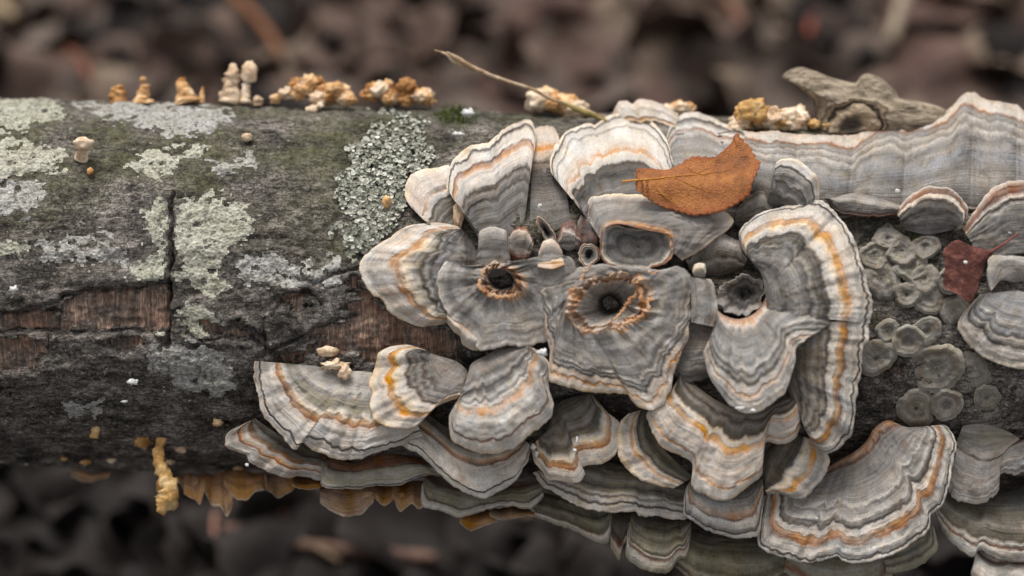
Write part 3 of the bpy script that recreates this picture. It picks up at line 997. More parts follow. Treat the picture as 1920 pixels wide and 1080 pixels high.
for bx, by, r, lab in [(1024, 434, 26, 'tiny upright tube with a dark slit between the upper fans'), (1105, 478, 21, 'tiny ringed cup wedged beside the dark grey cup'),
                       (1150, 500, 13, 'tiny pale pinched cup above the centre funnel')]:
    an = np.linspace(0, 2 * np.pi, 9)[:-1]
    ro, el = random.uniform(-.6, .6), random.uniform(0.5, 0.75) if bx != 1105 else 0.95
    rp = lambda ax, ay: (bx + ax * math.cos(ro) - ay * math.sin(ro), by + ax * math.sin(ro) + ay * math.cos(ro))
    bracket(lab, [rp(0.16 * r * el * math.cos(a), 0.3 * r * math.sin(a)) for a in an],
            [rp(r * el * math.cos(a) * random.uniform(.75, 1.15), 1.2 * r * math.sin(a) * random.uniform(.75, 1.15)) for a in an],
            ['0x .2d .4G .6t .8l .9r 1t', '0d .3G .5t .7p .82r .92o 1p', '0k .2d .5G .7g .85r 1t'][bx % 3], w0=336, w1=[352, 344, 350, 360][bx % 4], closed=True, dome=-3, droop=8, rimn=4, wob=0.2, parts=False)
# --- the spiral fan on the right of centre
bracket('dark brown striped crescent with amber band and white edge under the spiral fan',
        [(1440, 610), (1452, 650), (1466, 700), (1484, 748), (1502, 788)],
        [(1626, 600), (1629, 636), (1617, 650), (1614, 694), (1604, 756), (1597, 808), (1578, 834), (1550, 848), (1528, 836), (1512, 810)],
        '0e .15t .22k .28t .34e .42t .48e .53t .58k .61m .68w .72y .79b .80l .86w .9m .945w .965k .975w 1w', w0=[366, 364, 360], w1=[396, 394, 390, 388, 384, 378], dome=14, droop=10, wob=0.05, margin=0.8)
bracket('great spiral fan with broad white rim and amber band beside flat rosettes',
        [(1416, 500), (1426, 512), (1432, 532), (1436, 558), (1438, 586)],
        [(1410, 482), (1392, 468), (1385, 444), (1391, 425), (1422, 402), (1485, 386), (1540, 375), (1576, 412), (1600, 451), (1616, 492), (1628, 542), (1636, 573), (1630, 606)],
        '0G .1g .18G .26g .33l .39g .44G .48l .52e .56G .6k .63m .68w .72c .75y .8o .82p .88w .92m .945w .965k .975w 1w', w0=[372, 380, 384, 384],
        w1=[372, 366, 352, 346, 350, 362, 382, 392, 396, 394], dome=18, droop=10, wob=0.04, margin=0.8, seams=[0.2, 0.55])
bracket('upper grey lobe of the spiral fan with cream tip and thin orange band',
        [(1344, 580), (1360, 592), (1385, 598), (1410, 590), (1428, 572), (1440, 548)],
        [(1343, 612), (1321, 655), (1322, 672), (1331, 704), (1345, 729), (1366, 754), (1388, 771), (1410, 773), (1434, 766), (1457, 750), (1474, 728), (1483, 702), (1491, 675), (1493, 654), (1515, 632), (1546, 614), (1558, 600), (1520, 560)],
        '0b .05o .1p .16t .25g .38l .48g .55m .6G .65l .7e .74m .79p .815o .85p .9m .93w .96m 1w', w0=368, w1=[404, 424, 430, 428, 426, 424, 420, 404, 350], dome=14, droop=8, wob=0.04, zt=[1, 1, 1, 1, 1, 1, .95, .6, .5])
bracket('ragged funnel lip with dark hollow at the heart of the spiral fan',
        [(1388, 548), (1396, 542), (1406, 546), (1402, 556), (1392, 558)],
        [(1345, 566), (1352, 546), (1370, 530), (1384, 514), (1405, 515), (1424, 530), (1432, 552), (1420, 574), (1394, 588), (1364, 586)],
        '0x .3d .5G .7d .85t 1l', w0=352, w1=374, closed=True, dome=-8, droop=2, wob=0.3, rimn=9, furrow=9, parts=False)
bracket('dull grey-brown cap in the gap beside the folded strip', [(1286, 600), (1315, 596), (1348, 604)], [(1258, 700), (1285, 716), (1320, 712), (1346, 690)],
        '0g .3t .6g .8t 1G', w0=362, w1=368, dome=4, wob=0.2)
bracket('striped brown-grey tier with ochre band below the upper grey lobe',
        [(1282, 690), (1300, 716), (1330, 742), (1372, 764), (1420, 770), (1462, 752), (1490, 735)],
        [(1252, 748), (1218, 768), (1216, 787), (1232, 824), (1256, 848), (1298, 866), (1297, 912), (1328, 930), (1365, 936), (1397, 915), (1428, 888), (1433, 832), (1460, 834), (1490, 823), (1502, 800)],
        '0e .08t .14k .2t .26e .32k .36c .42w .45y .52o .55p .68m .75p .82w .86p .9o .92w .98w 1c', w0=352, w1=[372, 380, 384, 388, 388, 384, 376, 370], dome=14, droop=8, wob=0.06, rimn=3)
bracket('small side petal with bright ochre band tucked under the spiral fan', [(1484, 812), (1456, 824), (1436, 848), (1428, 880), (1432, 915)],
        [(1528, 826), (1553, 852), (1551, 883), (1512, 930), (1490, 934), (1464, 926), (1437, 924)],
        '0e .2t .3e .42k .47m .55c .62w .68y .76o .79m .9l .95w 1w', w0=310, w1=348, dome=10)
bracket('small dark olive-banded limb joining the ochre Y-shaped fork', [(1222, 762), (1226, 800), (1240, 836), (1268, 866), (1300, 895)],
        [(1178, 776), (1164, 792), (1160, 828), (1162, 860), (1188, 890), (1218, 905), (1262, 916)],
        '0E .2e .34E .45k .5m .56c .62o .7p .85m .93c 1c', w0=318, w1=352, dome=4)
bracket('dusky fan with white cobweb specks below the white-banded front fan',
        [(1028, 806), (1034, 775), (1052, 752), (1080, 742), (1104, 738)],
        [(998, 834), (1002, 860), (1016, 884), (1030, 900), (1066, 903), (1084, 904), (1097, 888), (1092, 873), (1132, 866), (1156, 850), (1165, 824), (1162, 793), (1138, 772), (1112, 742)],
        '0d .15e .25t .33e .42t .5k .58e .64m .7c .75o .81b .83p .93m 1c', w0=306, w1=346, dome=10, wob=0.07)
bracket('flat striped olive tier with white lines under the Y-shaped fork', [(1040, 872), (1090, 850), (1150, 862), (1215, 872), (1290, 896)],
        [(1000, 886), (1020, 912), (1060, 935), (1093, 951), (1138, 959), (1190, 957), (1200, 966), (1242, 970), (1284, 974), (1310, 950)],
        '0d .15e .28E .36l .42E .5G .57E .64w .69t .74w .8m .84k .88w 1w', w0=262, w1=312, dome=8, stripe=0.4)
# --- lower left group
bracket('cream-edged grey fan with ochre band beside the dark bark gap', [(812, 664), (852, 676), (872, 690), (878, 704), (874, 722)],
        [(792, 654), (765, 647), (733, 650), (712, 662), (705, 686), (693, 718), (699, 736), (694, 761), (702, 785), (728, 800), (759, 804), (783, 798), (799, 775), (828, 757), (857, 746)],
        '0g .15t .28g .36k .4g .46G .5t .55k .58m .64w .71c .74y .79o .82p .88m .94w 1c', w0=352, w1=[352, 356, 366, 384, 392, 392, 386], dome=14, droop=10)
bracket('domed front fan with thick white double rim and orange band', [(890, 728), (878, 706), (884, 682), (908, 668), (940, 652), (984, 646)],
        [(877, 730), (860, 750), (843, 778), (843, 808), (850, 826), (872, 838), (898, 850), (928, 851), (968, 835), (1003, 808), (1031, 782), (1037, 756), (1029, 730), (1034, 692), (1023, 672), (1004, 654)],
        '0g .12t .2G .26l .31d .36g .41m .45t .48w .53o .585o .61m .72w .8m .86w .885b .905w .97w 1c', w0=364, w1=[392, 408, 412, 410, 406, 400, 396], dome=20, droop=16, wob=0.05)
bracket('wide whitish fan with scalloped double edge at the left end of the lower tier',
        [(592, 686), (612, 692), (640, 696), (680, 696), (724, 704), (752, 722)],
        [(481, 677), (475, 704), (484, 735), (486, 761), (499, 788), (522, 808), (541, 833), (556, 843), (568, 829), (598, 850), (647, 863), (700, 850), (749, 834), (792, 818)],
        '0m .15l .25m .31t .36E .44E .49m .53c .57o .62b .64p .72w .8m .88w .905k .925w .97m .98w 1c', w0=318, w1=[322, 330, 340, 350, 352, 350], dome=16, droop=8, wob=0.06, rimn=3.5)
bracket('drooping lower fan with rusty band under the domed front fan', [(776, 760), (820, 790), (866, 822), (920, 836), (980, 822)],
        [(749, 834), (785, 850), (817, 879), (838, 902), (869, 921), (901, 936), (920, 928), (955, 909), (984, 873), (996, 836)],
        '0t .12e .2m .3c .36o .42b .45p .6m .72w .8p .88w .905k .925w 1w', w0=300, w1=[334, 344, 350, 348, 340], dome=12, droop=8)
bracket('outermost small ruffled fan with rusty folds at the far left', [(478, 784), (500, 800), (540, 826), (590, 846), (622, 852)],
        [(462, 792), (434, 808), (423, 822), (429, 840), (450, 847), (463, 853), (468, 868), (480, 874), (510, 887), (538, 896), (567, 892), (604, 902)],
        '0E .15k .22t .34e .42b .48p .56m .62o .68r .72p .85l .92m 1p', w0=266, w1=[284, 292, 296, 300, 296], dome=10, wob=0.09, wave=9)
bracket('dull grey-green tier with brown band under the wide whitish fan', [(604, 850), (660, 868), (720, 850), (790, 858)],
        [(602, 880), (606, 912), (652, 915), (692, 914), (752, 907), (792, 891), (830, 892)],
        '0r .2b .36r .42E .6l .8E .93l .97k 1m', w0=266, w1=308, dome=6, mossy=0.2)
bracket('olive grey lowest tier stepping under the drooping fan', [(800, 888), (860, 905), (930, 910), (1010, 896)],
        [(790, 912), (793, 947), (830, 959), (852, 967), (878, 967), (916, 954), (956, 948), (994, 955), (1020, 930)],
        '0t .2r .35E .5E .66E .75k .8l .93m 1l', w0=232, w1=282, dome=6, mossy=0.25)
bracket('shaded olive shelf with dark lines below the flat striped tier', [(1000, 918), (1060, 935), (1110, 944), (1148, 948)],
        [(994, 956), (1004, 970), (1036, 982), (1073, 995), (1100, 1008), (1134, 1021), (1144, 1008), (1147, 970)],
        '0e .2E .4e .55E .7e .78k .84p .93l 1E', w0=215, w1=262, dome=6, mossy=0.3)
bracket('narrow shaded wedge shelf between two olive shelves', [(1144, 950), (1170, 956), (1202, 960)],
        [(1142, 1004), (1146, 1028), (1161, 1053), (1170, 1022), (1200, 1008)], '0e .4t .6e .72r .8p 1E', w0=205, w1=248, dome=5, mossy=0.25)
bracket('deep olive drooping shelf with pale wavy lip and red-brown line', [(1188, 952), (1240, 962), (1294, 966)],
        [(1176, 1000), (1174, 1040), (1188, 1056), (1219, 1071), (1255, 1071), (1271, 1048), (1288, 1042), (1296, 1000)],
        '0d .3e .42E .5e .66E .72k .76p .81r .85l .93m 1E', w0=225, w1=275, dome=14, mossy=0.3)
bracket('shadowed olive shelf under the white-lipped lobe', [(1290, 990), (1350, 1000), (1420, 1000), (1450, 1010)],
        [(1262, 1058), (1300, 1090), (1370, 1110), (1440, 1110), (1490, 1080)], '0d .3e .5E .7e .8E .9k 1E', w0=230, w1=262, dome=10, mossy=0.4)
bracket('shadowed shelf with pale green line beneath the great banded fan', [(1480, 1020), (1560, 1034), (1640, 1030)],
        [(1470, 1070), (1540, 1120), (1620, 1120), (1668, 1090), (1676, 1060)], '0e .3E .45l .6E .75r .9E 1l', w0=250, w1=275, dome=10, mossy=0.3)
bracket('small olive side shelf at the lower right of the great banded fan', [(1650, 1000), (1690, 985), (1730, 965)],
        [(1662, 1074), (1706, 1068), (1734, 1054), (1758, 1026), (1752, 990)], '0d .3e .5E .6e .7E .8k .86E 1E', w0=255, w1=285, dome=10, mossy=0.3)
# --- lower right
bracket('white-lipped lobe with rust band between the ochre tier and the great fan', [(1296, 896), (1340, 908), (1390, 904), (1430, 890)],
        [(1286, 916), (1282, 946), (1286, 967), (1316, 988), (1354, 1003), (1382, 1008), (1417, 1006), (1427, 982), (1432, 930)],
        '0t .2e .36l .5m .6o .68b .71w .85m .93k .95w 1w', w0=300, w1=338, dome=12, droop=8)
bracket('great grey-brown banded fan with thick white rim and ochre band at lower right',
        [(1530, 890), (1568, 866), (1600, 848), (1624, 828), (1640, 802), (1668, 788), (1706, 812)],
        [(1436, 928), (1426, 969), (1420, 1014), (1436, 1034), (1498, 1052), (1526, 1055), (1566, 1043), (1582, 1053), (1618, 1055), (1670, 1042), (1706, 1021), (1741, 994), (1746, 966), (1772, 938), (1780, 904), (1788, 860), (1795, 834), (1778, 801), (1758, 797), (1722, 814)],
        '0b .05o .10r .14t .28g .38t .46l .5m .53t .58l .62m .65t .69k .71m .76p .78o .84b .86l .92w .96m .975k .985w 1w', w0=[262, 272, 285, 292, 285],
        w1=[312, 330, 346, 352, 346, 332, 312, 300], dome=14, droop=10, wob=0.04, stripe=0.4)
bracket('dull pinkish grey flake with rusty crack line above the lower right shelf', [(1806, 796), (1846, 790), (1890, 808)],
        [(1790, 838), (1814, 856), (1850, 868), (1882, 850), (1914, 824)], '0t .4E .7t .9p 1r', w0=262, w1=268, dome=6, wob=0.15)
bracket('mauve grey fan with notched right side under the rusty crack line', [(1796, 836), (1850, 860), (1910, 826), (1960, 820)],
        [(1778, 912), (1790, 938), (1824, 944), (1850, 938), (1873, 917), (1868, 897), (1880, 888), (1904, 894), (1930, 880), (1965, 880)],
        '0r .08t .3g .55t .7l .8t .88l 1m', w0=256, w1=282, dome=10, wob=0.1, rimn=6, f=1.15)
bracket('dark grey-green shelf with white lip at the bottom right corner', [(1762, 900), (1860, 925), (1960, 910)],
        [(1752, 956), (1764, 993), (1790, 1024), (1824, 1046), (1838, 1030), (1880, 1050), (1930, 1052), (1980, 1040)],
        '0d .2G .35e .5t .62e .72k .78m .84r .88w 1l', w0=205, w1=268, dome=12, mossy=0.2)
bracket('pale rounded lobe with red-brown line hanging below the corner shelf', [(1834, 1024), (1880, 1034), (1960, 1030)],
        [(1826, 1052), (1822, 1080), (1850, 1110), (1920, 1115), (1980, 1100)], '0k .2p .3r .42w .8m 1l', w0=225, w1=262, dome=8)
bracket('bluish striped half-round fan with cream left rim at the right edge', [(1862, 548), (1896, 544), (1950, 545)],
        [(1837, 552), (1806, 588), (1798, 615), (1816, 642), (1842, 668), (1876, 681), (1916, 690), (1960, 690)],
        '0l .2B .3l .4B .48m .53g .58B .64G .68m .73g .77k .8m .87p .93m 1c', w0=335, w1=[345, 362, 366, 366, 362], dome=10, f=1.05)
bracket('grey crusty cap above the bluish half-round fan', [(1880, 520), (1900, 530), (1950, 520)],
        [(1858, 546), (1850, 520), (1852, 488), (1868, 474), (1900, 478), (1950, 486)], '0t .3l .6t .85l 1m', w0=340, w1=348, dome=8, wob=0.15)

# ------------------------------------------------------------------ flat grey rosettes on the bark
ROS = [(1665, 424, 9), (1664, 447, 19), (1640, 481, 22), (1652, 522, 30), (1692, 470, 22), (1735, 462, 24), (1712, 500, 22), (1734, 522, 22),
       (1742, 560, 30), (1788, 582, 27), (1664, 622, 24), (1702, 640, 32), (1738, 622, 20), (1643, 672, 25), (1756, 690, 33), (1820, 694, 28),
       (1718, 766, 27), (1775, 760, 20), (1850, 745, 26), (1700, 552, 18), (1778, 525, 18)]
ROSM = [fungus_mat('rosette_' + 'abc'[i], z, 0.16, 0.95, 0.3, 0.35) for i, z in enumerate(
    ['0g .15t .3l .5t .7l .85t .95l 1l', '0G .15l .4t .6l .9t 1l', '0t .2g .4l .6t .8t .92l 1m'])]
NEAR = ['above all the others', 'shaped as an open cup', 'with a mossy green lip', 'with a dark sunken centre', 'with a pitted middle', 'with a raised right horn',
        'in the middle of the merged group', 'left of the dark red leaf', 'with a pale scalloped hem', 'tucked under the dark red leaf', 'with a torn upper lobe',
        'with two small pits', 'half hidden in shade', 'ring-shaped and close to the great spiral fan', 'with a white lower lip', 'below the bluish half-round fan',
        'alone on dark bark above the great banded fan', 'small and greenish, alone on dark bark', 'above the pinkish grey flake', 'small and merged with its neighbours', 'touching the stalk side of the dark red leaf']
for i, (cx, cy, r) in enumerate(ROS):
    r *= random.uniform(0.95, 1.6)
    an = np.linspace(0, 2 * np.pi, 12)[:-1]
    ph = random.random() * 6
    q = [(cx + r * math.cos(a) * (1 + .13 * math.sin(3 * a + ph) + random.uniform(-.07, .07)),
          cy + r * 0.95 * math.sin(a) * (1 + .1 * math.sin(2 * a + ph) + random.uniform(-.07, .07))) for a in an]
    b = [(cx + 0.02 * r * math.cos(a), cy + 0.02 * r * math.sin(a)) for a in an]
    hh = wl(cx, cy)
    bracket('flat grey rosette fungus ' + NEAR[i], b, q, '', w0=hh + 6, w1=None, h1=random.uniform(1, 15), prof=[(0, 0), (.12, 0), (.35, 3), (.6, 4), (.85, 4 + (i % 3) * 2), (1, 2)],
            closed=True, dome=0, droop=3, rimn=3.5, th=4, wave=4, parts=False, mat=ROSM[i % 3], name='rosette_fungus', cat='fungus', clear=False,
            group='flat grey rosettes on the bark')

# ------------------------------------------------------------------ tan and orange crust fungi
TAN = tan_mat('tan_flesh', (172, 120, 70), (216, 172, 122), (236, 206, 166))
AMB = tan_mat('amber_flesh', (138, 92, 52), (184, 134, 82), (216, 172, 120))
PALE = tan_mat('pale_flesh', (176, 144, 112), (222, 196, 166), (238, 222, 200))
YEL = tan_mat('yellow_flesh', (146, 104, 58), (194, 152, 94), (222, 192, 142))


def lump(name, c, rad, mat, parent=None, seed=0, rough=0.35, freq=1.6, nu=22, nv=14):
    """crumpled blob; rad = (x, u, w) in photo pixels, c in world"""
    th = np.linspace(0, 2 * np.pi, nu, endpoint=False)
    ph = np.linspace(0, np.pi, nv)
    vs = []
    for p in ph:
        for q in th:
            d = Vector((math.sin(p) * math.cos(q), math.cos(p), math.sin(p) * math.sin(q)))
            k = 1 + rough * mnoise.fractal(d * freq + Vector((seed * 3.1, seed * 1.7, 0)), 1.0, 2.0, 4)
            vs.append(c + (EX * d.x * rad[0] + EU * d.y * rad[1] + EW * d.z * rad[2]) * k * PX)
    ii = np.arange(nu * nv).reshape(nv, nu)
    fs = np.stack([ii[:-1], np.roll(ii[:-1], -1, 1), np.roll(ii[1:], -1, 1), ii[1:]], -1).reshape(-1, 4)
    vs = np.array(vs)
    return mesh_obj(name, vs, fs.tolist(), mat, parent)


def tube(name, pts, mat, parent=None, seed=0, n=12, sub=6, rough=0.12):
    """pts: (px, py, w, r) in photo pixels"""
    q, L = spline(pts, max(6, sub * len(pts)))
    P = wp(q[:, 0], q[:, 1], q[:, 2])
    T = np.gradient(P, axis=0)
    T /= np.linalg.norm(T, axis=1, keepdims=True) + 1e-12
    vs = []
    for i in range(len(P)):
        a = np.cross(T[i], EW + 0.01)
        a /= np.linalg.norm(a)
        b = np.cross(T[i], a)
        for j in range(n):
            an = 2 * math.pi * j / n
            r = max(q[i, 3], 0.2) * (1 + rough * 2 * float(fbm(np.array([i * 0.45]), np.array([j * 0.8 + seed * 7.7]), seed, 2)[0])) * PX
            vs.append(P[i] + (a * math.cos(an) + b * math.sin(an)) * r)
    m = len(P)
    ii = np.arange(m * n).reshape(m, n)
    fs = np.stack([ii[:-1], ii[1:], np.roll(ii[1:], -1, 1), np.roll(ii[:-1], -1, 1)], -1).reshape(-1, 4).tolist()
    fs += [ii[0].tolist(), ii[-1][::-1].tolist()]
    return mesh_obj(name, vs, fs, mat, parent)


def ew(px, py):
    return float(max(wl(px, py), 70))


def peg(label, pts, mat, cap=None, seed=1, rough=0.3, group=None):
    """small peg fungus: stem and optional head (px, py, rx, ry)"""
    w = ew(pts[0][0], pts[0][1])
    root = empty('peg_fungus', wp(pts[0][0], pts[0][1], w))
    tag(root, label, 'fungus', group)
    tube('stem', [(x, y, w + 3 + dw, r) for x, y, r, dw in pts], mat, root, seed, rough=rough)
    if cap:
        x, y, rx, ry = cap
        lump('head', wp(x, y, w + 6 + pts[-1][3]), (rx, ry, rx * 0.9), mat, root, seed, 0.3)
    return root


peg('short amber stub on the upper log edge above the grey lichen', [(222, 194, 16, 0), (221, 176, 14, 0), (224, 164, 10, 0), (224, 159, 3, 0)], AMB)
peg('tan peg with a narrow rusty top on the upper log edge', [(268, 194, 20, 0), (268, 182, 13, 0), (271, 168, 9, 0), (272, 158, 8, 0)], TAN, (268, 149, 6, 5), 3)
peg('pointed tan cone with a broad foot on the upper log edge', [(352, 194, 26, 0), (347, 178, 17, 0), (342, 162, 13, 0), (341, 146, 5, 0)], TAN, None, 4)
peg('thin tan spike beside the pointed cone', [(379, 193, 5, 0), (379, 176, 4, 0), (380, 163, 1.5, 0)], TAN, None, 5)
peg('tall tan peg with ringed tapering tip', [(428, 194, 20, 0), (434, 172, 17, 0), (430, 162, 13, 0), (436, 145, 15, 0), (437, 132, 10, 0), (438, 119, 4, 0)], PALE, None, 6)
peg('tan peg with a round swollen head beside the tall ringed one', [(459, 194, 12, 4), (460, 175, 8, 4), (463, 158, 8, 4)], PALE, (468, 136, 15, 18), 7)
peg('little tan button right of the two tall pegs', [(483, 198, 9, 0), (483, 188, 8, 0)], PALE, (483, 187, 9, 7), 8)
peg('little tan button near the first crinkled tan clump', [(516, 194, 8, 0), (517, 186, 8, 0)], TAN, (517, 184, 10, 8), 9)
peg('small tan capped fungus standing on dark bark', [(152, 298, 11, 2), (153, 287, 9, 10), (154, 278, 7, 18)], PALE, (156, 270, 18, 12), 10)
peg('tiny peach dot fungus below the small capped one', [(169, 325, 5, 0), (169, 321, 5, 3)], TAN, (169, 321, 6, 6), 11)
peg('tiny pale button on the dark bark under the long grey lichen', [(463, 262, 6, 0), (463, 258, 6, 3)], PALE, (463, 257, 9, 7), 12)
peg('pale flake fungus on bark edge below the tan clump', [(575, 208, 7, 0), (595, 204, 8, 2)], PALE, (600, 198, 7, 6), 13)
peg('small peach peg on the leafy lichen mat', [(724, 392, 5, 0), (725, 382, 5, 6)], TAN, (725, 377, 8, 9), 14)
peg('yellow peg fungus on the shaded lower bark', [(176, 822, 7, 14), (179, 800, 9, 10), (180, 785, 8, 8), (181, 768, 9, 5)], YEL, (182, 768, 12, 7), 15)
peg('long hanging yellow finger fungus with swollen end', [(303, 822, 8, 6), (298, 845, 9, 14), (301, 870, 11, 26), (308, 895, 14, 34), (316, 920, 17, 40), (312, 942, 16, 44), (299, 962, 8, 46)], YEL, None, 16, 0.35)
for x, y, r, m, lab in [(268, 828, 15, YEL, 'yellow lumpy button left of the long hanging finger'), (340, 843, 9, PALE, 'cream chip right of the long hanging finger'),
                        (408, 792, 9, TAN, 'tan button alone on shaded bark'), (160, 864, 10, YEL, 'small cream crumb at the lower log edge'),
                        (209, 862, 8, PALE, 'pale crumb near the lower log edge'), (320, 864, 9, PALE, 'greyish stub beside the hanging finger'),
                        (50, 867, 6, PALE, 'tiny cream crumb beside green moss film'), (448, 878, 9, TAN, 'tan crumb above the orange frill'),
                        (120, 859, 6, YEL, 'tiny yellow crumb on the lower bark edge')]:
    w = ew(x, y)
    o = empty('button_fungus', wp(x, y, w))
    tag(o, lab, 'fungus')
    lump('body', wp(x, y, w + 3), (r, r * 0.75, r * 0.7), m, o, x * 0.13, 0.5, 2.2)


def clump(label, x0, x1, ybase, ytop, n, mats, seed):
    r_ = random.Random(seed)
    xc = (x0 + x1) / 2
    w = ew(xc, ybase)
    root = empty('crinkled_fungus', wp(xc, ybase, w))
    tag(root, label, 'fungus')
    for i in range(n):
        f_ = (i + 0.5) / n
        x = x0 + (x1 - x0) * (0.08 + 0.84 * f_) + r_.uniform(-6, 6)
        env = math.sin(math.pi * (0.12 + 0.76 * f_)) ** 0.6
        y = ybase - (ybase - ytop) * env * r_.uniform(0.1, 0.78)
        rr = r_.uniform(0.75, 1.25) * (x1 - x0) / n * (1.75 if n > 8 else 1.2)
        lump('lobe', wp(x, y, w + r_.uniform(-12, 14)), (rr * 1.15, rr * r_.uniform(0.7, 1.0), rr * 0.9), r_.choice(mats), root, seed + i * 1.3, 0.5 if n > 8 else 0.3, 2.0, 34, 24)
    return root


clump('first crinkled tan fungus clump on the upper log edge', 528, 672, 192, 142, 20, [TAN, TAN, AMB, PALE], 21)
clump('crinkled tan clump with a dark amber left side above the leafy lichen', 678, 814, 194, 144, 20, [TAN, TAN, PALE, AMB], 33)
clump('smooth pale tan clump where the dry grass stalk ends', 990, 1094, 210, 168, 7, [PALE, TAN], 45)
clump('small tan clump peeking over the long shelf', 1248, 1296, 214, 194, 4, [TAN, PALE], 57)
clump('broad crinkled tan clump behind the green moss fringe', 1368, 1512, 246, 192, 12, [TAN, YEL, AMB, PALE], 69)
clump('little tan nub at the foot of the gnarled knot', 1522, 1552, 246, 214, 3, [YEL, TAN], 71)

FR = '0b .35b .6o .85y .95c 1p'
FRM = fungus_mat('orange_frill', '0b .3o .55o .75y .93o 1c', 0.2, 0.72, 0.2, 0.0, 1.12)
frill = [(330, 372, 888, 925, 'small orange flap right of the hanging finger'), (345, 385, 890, 930, 'pointed orange lip beside the small flap'),
         (385, 440, 888, 950, 'deep folded orange flap in the hanging frill'), (420, 500, 885, 935, 'slanting orange flap under the far left fan'),
         (490, 560, 888, 918, 'thin orange frill under the ruffled fan'), (550, 610, 895, 930, 'notched orange frill lobe under the grey-green tier'),
         (600, 700, 905, 955, 'wide orange frill lobe with pointed middle'), (680, 760, 905, 945, 'smooth orange frill stretch'),
         (735, 805, 900, 962, 'orange frill corner left of the olive lowest tier'), (862, 930, 955, 990, 'orange frill scrap under the olive lowest tier'),
         (915, 1000, 950, 985, 'last orange frill scrap before the shaded shelf'), (135, 205, 884, 900, 'faint dark orange crust along the shaded lower edge')]
for i, (x0, x1, y0, y1, lab) in enumerate(frill):
    r_ = random.Random(i + 5)
    nn_ = 5
    sk = r_.choice([0.5, 1.0, 1.8])
    bw = 120 if x0 < 500 else (190 if x0 < 840 else 200)
    if x0 < 300:
        bw = 40
    y1 += r_.uniform(-12, 18)
    bw += r_.uniform(-14, 14)
    bs = [(x0 + (x1 - x0) * k / (nn_ - 1), y0 + r_.uniform(-4, 4)) for k in range(nn_)]
    rm = [(x0 + (x1 - x0) * (k + .1 * r_.uniform(-2, 2)) / (nn_ - 1), y0 + (y1 - y0 + 4) * (0.4 + 0.6 * math.sin(math.pi * (0.1 + 0.8 * (k / (nn_ - 1)) ** sk))) * r_.uniform(0.7, 1.12)) for k in range(nn_)]
    bracket(lab, bs, rm, '', w0=bw + 10, w1=bw + (60 if x0 > 300 else 14), dome=8, droop=4, th=4, wave=22, furrow=5, rimn=2.2, mat=FRM, parts=False, clear=False, name='orange_bracket', cat='fungus', umat=FRM)

# ------------------------------------------------------------------ gnarled knot on the upper edge
kpts = [(1467, 144), (1482, 129), (1503, 125), (1529, 134), (1555, 144), (1602, 155), (1613, 142), (1628, 138), (1654, 147), (1675, 168),
        (1686, 183), (1732, 191), (1769, 204), (1800, 240), (1740, 262), (1640, 262), (1540, 258), (1530, 225), (1520, 185), (1490, 158)]
ko, _ = spline(kpts, 120, True)
ko = ko[:-1] + np.stack([2.5 * vn(np.arange(119) / 4.0, 0.3, 8), 2.5 * vn(np.arange(119) / 4.0, 7.3, 9)], 1)
kc = np.array([1610, 215.0])
vs, zz = [], []
nk = 26
for j in range(nk):
    s = j / (nk - 1)
    P = kc + (ko - kc) * s
    bul = 46 * math.sqrt(max(0, 1 - s**2.4))
    d = np.hypot((P[:, 0] - 1598 + (P[:, 1] - 234) * 0.25) * 0.86, (P[:, 1] - 236) * 1.1) + 13 * fbm(P[:, 0] / 20, P[:, 1] / 20, 55, 3)
    ringz = 2.5 * np.cos(d / 4.6) * np.exp(-((d - 48) / 22) ** 2) - 14 * np.exp(-(d / 16) ** 2) - 4 * np.exp(-((d - 46) / 4) ** 2)
    wv = 120 + bul + ringz * (1 - s**4) + 7 * fbm(P[:, 0] / 30, P[:, 1] / 14, 4, 4) + 2.2 * fbm(P[:, 0] / 6, P[:, 1] / 5, 6, 3)
    vs.append(wp(P[:, 0], P[:, 1], wv))
    zz.append(d)
vs.append(wp(ko[:, 0] + 4, ko[:, 1] + 3, 70 + 0 * ko[:, 0]))
zz.append(np.full(119, 99.0))
vs = np.concatenate(vs)
ii = np.arange(119 * (nk + 1)).reshape(nk + 1, 119)
fs = np.stack([ii[:-1], ii[1:], np.roll(ii[1:], -1, 1), np.roll(ii[:-1], -1, 1)], -1).reshape(-1, 4).tolist()
t = NT('gnarled_wood', 0.9)
co = t.geo()
d = t.attr('ringd')
n1 = t.noise(t.vmul(co, (120, 420, 420)), 1, 5, 0.65, 0.6)
n2 = t.noise(co, 900, 3, 0.7)
c = t.ramp(n1, [(0.3, lin((78, 68, 56))), (0.5, lin((142, 128, 110))), (0.7, lin((182, 168, 148)))])
dn = t.math('ADD', d, t.math('MULTIPLY', t.math('SUBTRACT', t.noise(co, 160, 3), 0.5), 9))
ringc = t.ramp(t.math('DIVIDE', dn, 80), [(0.0, lin((82, 74, 68))), (0.2, lin((96, 84, 76))), (0.3, lin((166, 146, 122))), (0.52, lin((172, 152, 128))),
                                          (0.565, lin((50, 42, 36))), (0.6, lin((54, 44, 38))), (0.64, lin((160, 142, 118))), (0.7, lin((90, 76, 62))), (0.75, lin((170, 154, 132)))])
c = t.mix(t.mapr(d, 58, 70, 0.85, 0), c, ringc)
c = t.val(c, t.mapr(n2, 0.3, 0.7, 0.72, 1.2))
KN = t.out(c, t.bump(n1, 0.8, 0.0018, t.bump(n2, 0.5, 0.0005)))
root = empty('knot_stub', wp(1610, 255, 90))
tag(root, 'gnarled grey-brown branch knot with a dark ringed eye on the upper log edge', 'knot')
mesh_obj('wood', vs, fs, KN, root, attrs=dict(ringd=np.concatenate(zz)))

